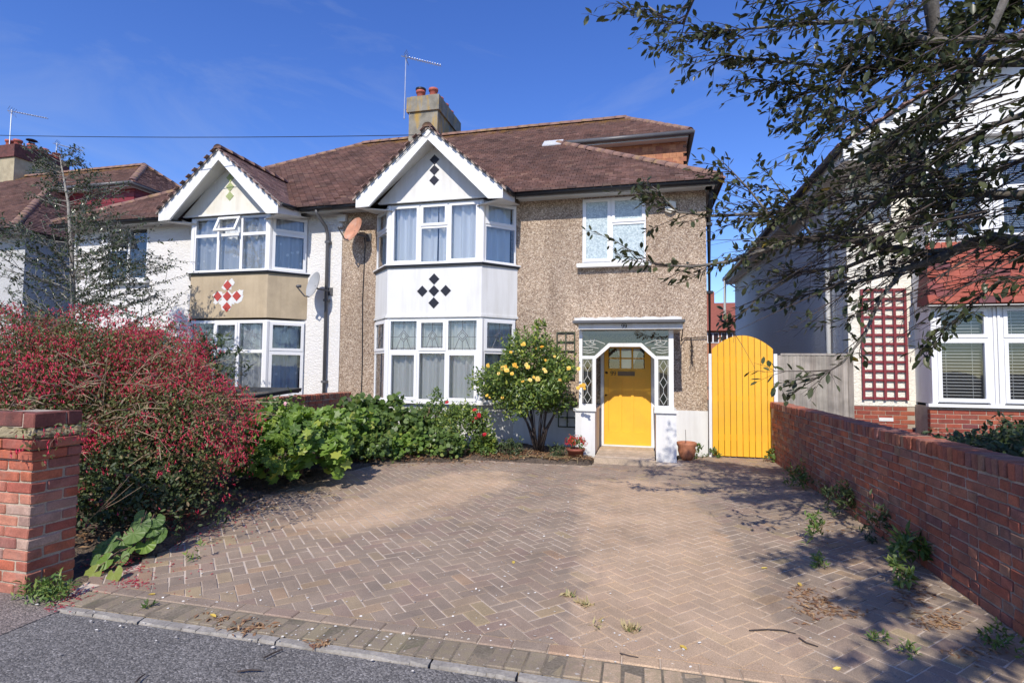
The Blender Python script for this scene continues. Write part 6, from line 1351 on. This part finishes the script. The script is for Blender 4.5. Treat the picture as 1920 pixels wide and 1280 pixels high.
# ------------------------------------------------------------------ weeds, litter, twigs
def weed(label, c, r, n, tpl, size, mat, seed, name='weed', tall=False):
    o = thing(name, label, 'weed', (c[0], c[1], 0)); p, x, nn = crown((c[0], c[1], r[2]*.35), r, n, seed, 6, min(r)*.6, .3, zmin=.004)
    scatter('leaves', tpl, p, x, nn, rng.uniform(size[0], size[1], len(p)), mat, o, 'stuff'); return o
for i, (lab, px, py, r, n, tpl, s, mt) in enumerate((
    ('green weed clump against the wall end by the yellow gate', 1449, 866, (.12, .1, .2), 160, LEAF_OVAL, (.04, .07), 'leaf_mid'),
    ('low green weed at the left post of the yellow gate', 1340, 857, (.13, .08, .13), 120, LEAF_OVAL, (.03, .06), 'leaf_mid'),
    ('green weed beside the round terracotta pot', 1308, 858, (.12, .08, .2), 120, LEAF_OVAL, (.04, .07), 'leaf_mid'),
    ('bushy green weed at the wall foot, farthest but one along the wall', 1496, 915, (.17, .16, .26), 320, LEAF_NARROW, (.04, .08), 'leaf_mid'),
    ('thin brownish weed at the wall foot between two green clumps', 1548, 935, (.14, .2, .2), 160, LEAF_NARROW, (.03, .06), 'leaf_fuchsia'),
    ('dark bushy green weed at the middle of the wall foot', 1580, 968, (.16, .18, .26), 320, LEAF_NARROW, (.05, .09), 'leaf_dark'),
    ('straggly grey green weed at the wall foot before the fern', 1660, 1015, (.15, .16, .26), 260, LEAF_NARROW, (.04, .08), 'leaf_dark'),
    ('bright fern-like weed with long leaves at the wall foot', 1710, 1065, (.12, .12, .2), 130, LEAF_NARROW, (.09, .15), 'leaf_mid'),
    ('pale upright weed growing in the paving joints out from the wall', 1526, 1020, (.08, .08, .2), 110, LEAF_NARROW, (.05, .08), 'leaf_lily'),
    ('small pale grassy weed in the paving beside dead leaves', 1540, 1062, (.06, .06, .1), 70, LEAF_NARROW, (.04, .07), 'leaf_lily'),
    ('yellow green grassy weed in the paving near the leaf litter', 1695, 1098, (.07, .1, .15), 120, LEAF_NARROW, (.05, .09), 'leaf_lily'),
    ('tiny weed in the front joints near the bottom right', 1645, 1205, (.05, .05, .05), 50, LEAF_NARROW, (.03, .05), 'leaf_lily'),
    ('small yellowish weed in the front joints at the bottom right', 1698, 1225, (.05, .05, .05), 50, LEAF_NARROW, (.03, .05), 'leaf_lily'),
    ('low weed at the near end of the wall foot', 1880, 1215, (.12, .1, .09), 120, LEAF_NARROW, (.03, .06), 'leaf_mid'),
    ('feathery green weed clump at the foot of the brick pillar', 90, 1122, (.2, .12, .12), 420, LEAF_NARROW, (.03, .06), 'leaf_lily'),
    ('tiny weed growing at the edging strip', 279, 1140, (.025, .025, .06), 24, LEAF_NARROW, (.03, .05), 'leaf_mid'),
    ('thin seedling weed standing in the paving near the hollyhock', 362, 1050, (.05, .05, .12), 40, LEAF_NARROW, (.03, .06), 'leaf_lily'))):
    weed(lab, gnd(px, py), r, n, tpl, s, mt, 60+i)
for lab, px, py, n in (('tuft of dry bleached grass in the front paving joints', 1182, 1180, 60), ('small dry grass tuft left of the bleached one', 1098, 1133, 30), ('tiny dry brown tuft in the middle of the paving', 1065, 1118, 24), ('faint dry grass tuft beside the dark pavers', 1118, 1172, 14)):
    c = gnd(px, py); x = rng.normal(size=(n, 3)); x[:, 2] = np.abs(x[:, 2])*1.2; o = thing('grass_tuft', lab, 'grass tuft', c); p = np.array(c)+rng.normal(size=(n, 3))*np.array((.02, .02, 0)); scatter('blades', LEAF_NARROW, p, x, rdir(n), rng.uniform(.03, .065, n), 'dry_grass', o, 'stuff')
def litter(name, pts, tpl, size, mat, zoff=.004):
    p = np.array(pts); n = len(p); x = rng.normal(size=(n, 3)); x[:, 2] *= .12; nn = rng.normal(size=(n, 3))*.25; nn[:, 2] = 1; p[:, 2] += np.array([zoff if on_drive(a, b) or b < 3.12 else soil_h(a, b)+.03 for a, b in p[:, :2]])
    return scatter(name, tpl, p, x, nn, rng.uniform(*size, n), mat, None, 'stuff')
def spots(blobs):
    out = []
    for px, py, rx, ry, n in blobs:
        for _ in range(n): q = gnd(px+random.gauss(0, rx), py+random.gauss(0, ry)); out.append((q.x, q.y, 0.))
    return out
litter('fallen_petals', spots([(225, 1062, 28, 7, 190), (250, 1093, 22, 4, 90), (140, 1115, 18, 6, 80), (200, 1105, 20, 4, 40), (110, 1135, 14, 6, 40), (380, 980, 50, 18, 320), (330, 1010, 30, 14, 120), (420, 955, 40, 12, 160), (300, 1070, 40, 20, 40)]), FLOWER_FUCHSIA, (.015, .028), 'petal_fuchsia')
litter('dead_leaves', spots([(1530, 1135, 22, 14, 200), (1500, 1110, 12, 8, 60), (1600, 1150, 20, 6, 40), (1710, 1115, 22, 16, 150), (1760, 1165, 24, 10, 150), (1830, 1220, 30, 10, 60), (1560, 990, 30, 12, 60), (960, 861, 75, 4, 600), (1000, 855, 45, 4, 400), (720, 868, 60, 6, 350), (840, 864, 60, 4, 450), (1060, 862, 20, 4, 120), (470, 1175, 22, 7, 70), (405, 1160, 14, 4, 30), (600, 1205, 14, 4, 30), (450, 950, 40, 12, 200), (560, 925, 40, 6, 90)]), LEAF_NARROW, (.025, .06), 'dead_leaf')
def bed(n, x0, x1, y0, y1): return [(U(x0, x1), U(y0, y1), 0.) for _ in range(n)]
litter('dead_leaves', bed(900, -3.4, -.85, 8.95, 9.5)+bed(350, -4.6, -3.4, 8.4, 9.0)+bed(400, -4.9, -3.95, 3.4, 5.4), LEAF_NARROW, (.04, .1), 'dead_leaf')
litter('straw', bed(160, -3.2, -.9, 8.95, 9.35), (np.array([(0, -.012, 0), (1, -.01, .03), (1, .01, .03), (0, .012, 0)]), [(0, 1, 2, 3)]), (.12, .35), 'dry_grass')
litter('pale_chippings', spots([(960, 985, 110, 60, 110), (1010, 900, 90, 20, 60), (800, 1120, 160, 50, 60), (700, 1190, 160, 14, 70), (480, 1130, 120, 20, 30), (1250, 1000, 160, 70, 30), (1160, 1210, 200, 20, 40), (1290, 905, 60, 20, 16), (300, 1180, 120, 25, 20)]), LEAF_ROUND, (.008, .022), 'pale_bits')
for lab, px, py in (('yellow fallen leaf lying near the leaf litter', 1502, 1100), ('yellow fallen leaf on the front paving at the bottom right', 1577, 1252), ('small yellow fallen leaf by the edge paving right of centre', 1288, 1219), ('curled yellow leaf beside the edging strip at the left', 277, 1115), ('pale yellow leaf on the paving at right', 1427, 1066), ('orange fallen leaf in the middle of the drive', 963, 1052), ('yellow leaf by the edging strip', 405, 1158)):
    c = gnd(px, py); me = tpl_mesh(LEAF_OVAL, 'yellow_leaf', 'fallen_leaf'); o = bpy.data.objects.new('fallen_leaf', me); COL.objects.link(o); o.location = (c.x, c.y, .006); o.rotation_euler = (U(-.2, .2), U(-.2, .2), U(0, 6)); o.scale = (.06, .06, .06); tag(o, lab, 'leaf')
for lab, pts in (('curved thin dark twig lying on the paving at bottom right', [(1405, 1183), (1440, 1181), (1470, 1183), (1492, 1189)]), ('forked dark twig lying near the wall at bottom right', [(1498, 1197), (1512, 1206), (1534, 1213)]), ('short thick dead stick on the edge paving', [(1162, 1226), (1180, 1231), (1197, 1234)]), ('dark twig lying on the tarmac near the centre', [(495, 1234), (515, 1224), (530, 1218)]), ('thin twig lying on the tarmac at the bottom', [(255, 1280), (262, 1272), (272, 1265)]), ('long thin twig low on the tarmac', [(445, 1260), (470, 1257), (490, 1258)])):
    m = MB(); m.tube([Vector(gnd(*p))+Vector((0, 0, .006)) for p in pts], [.005]*(len(pts)-1)+[.003], 5); tag(m.build('twig', 'bark_dark'), lab, 'twig')
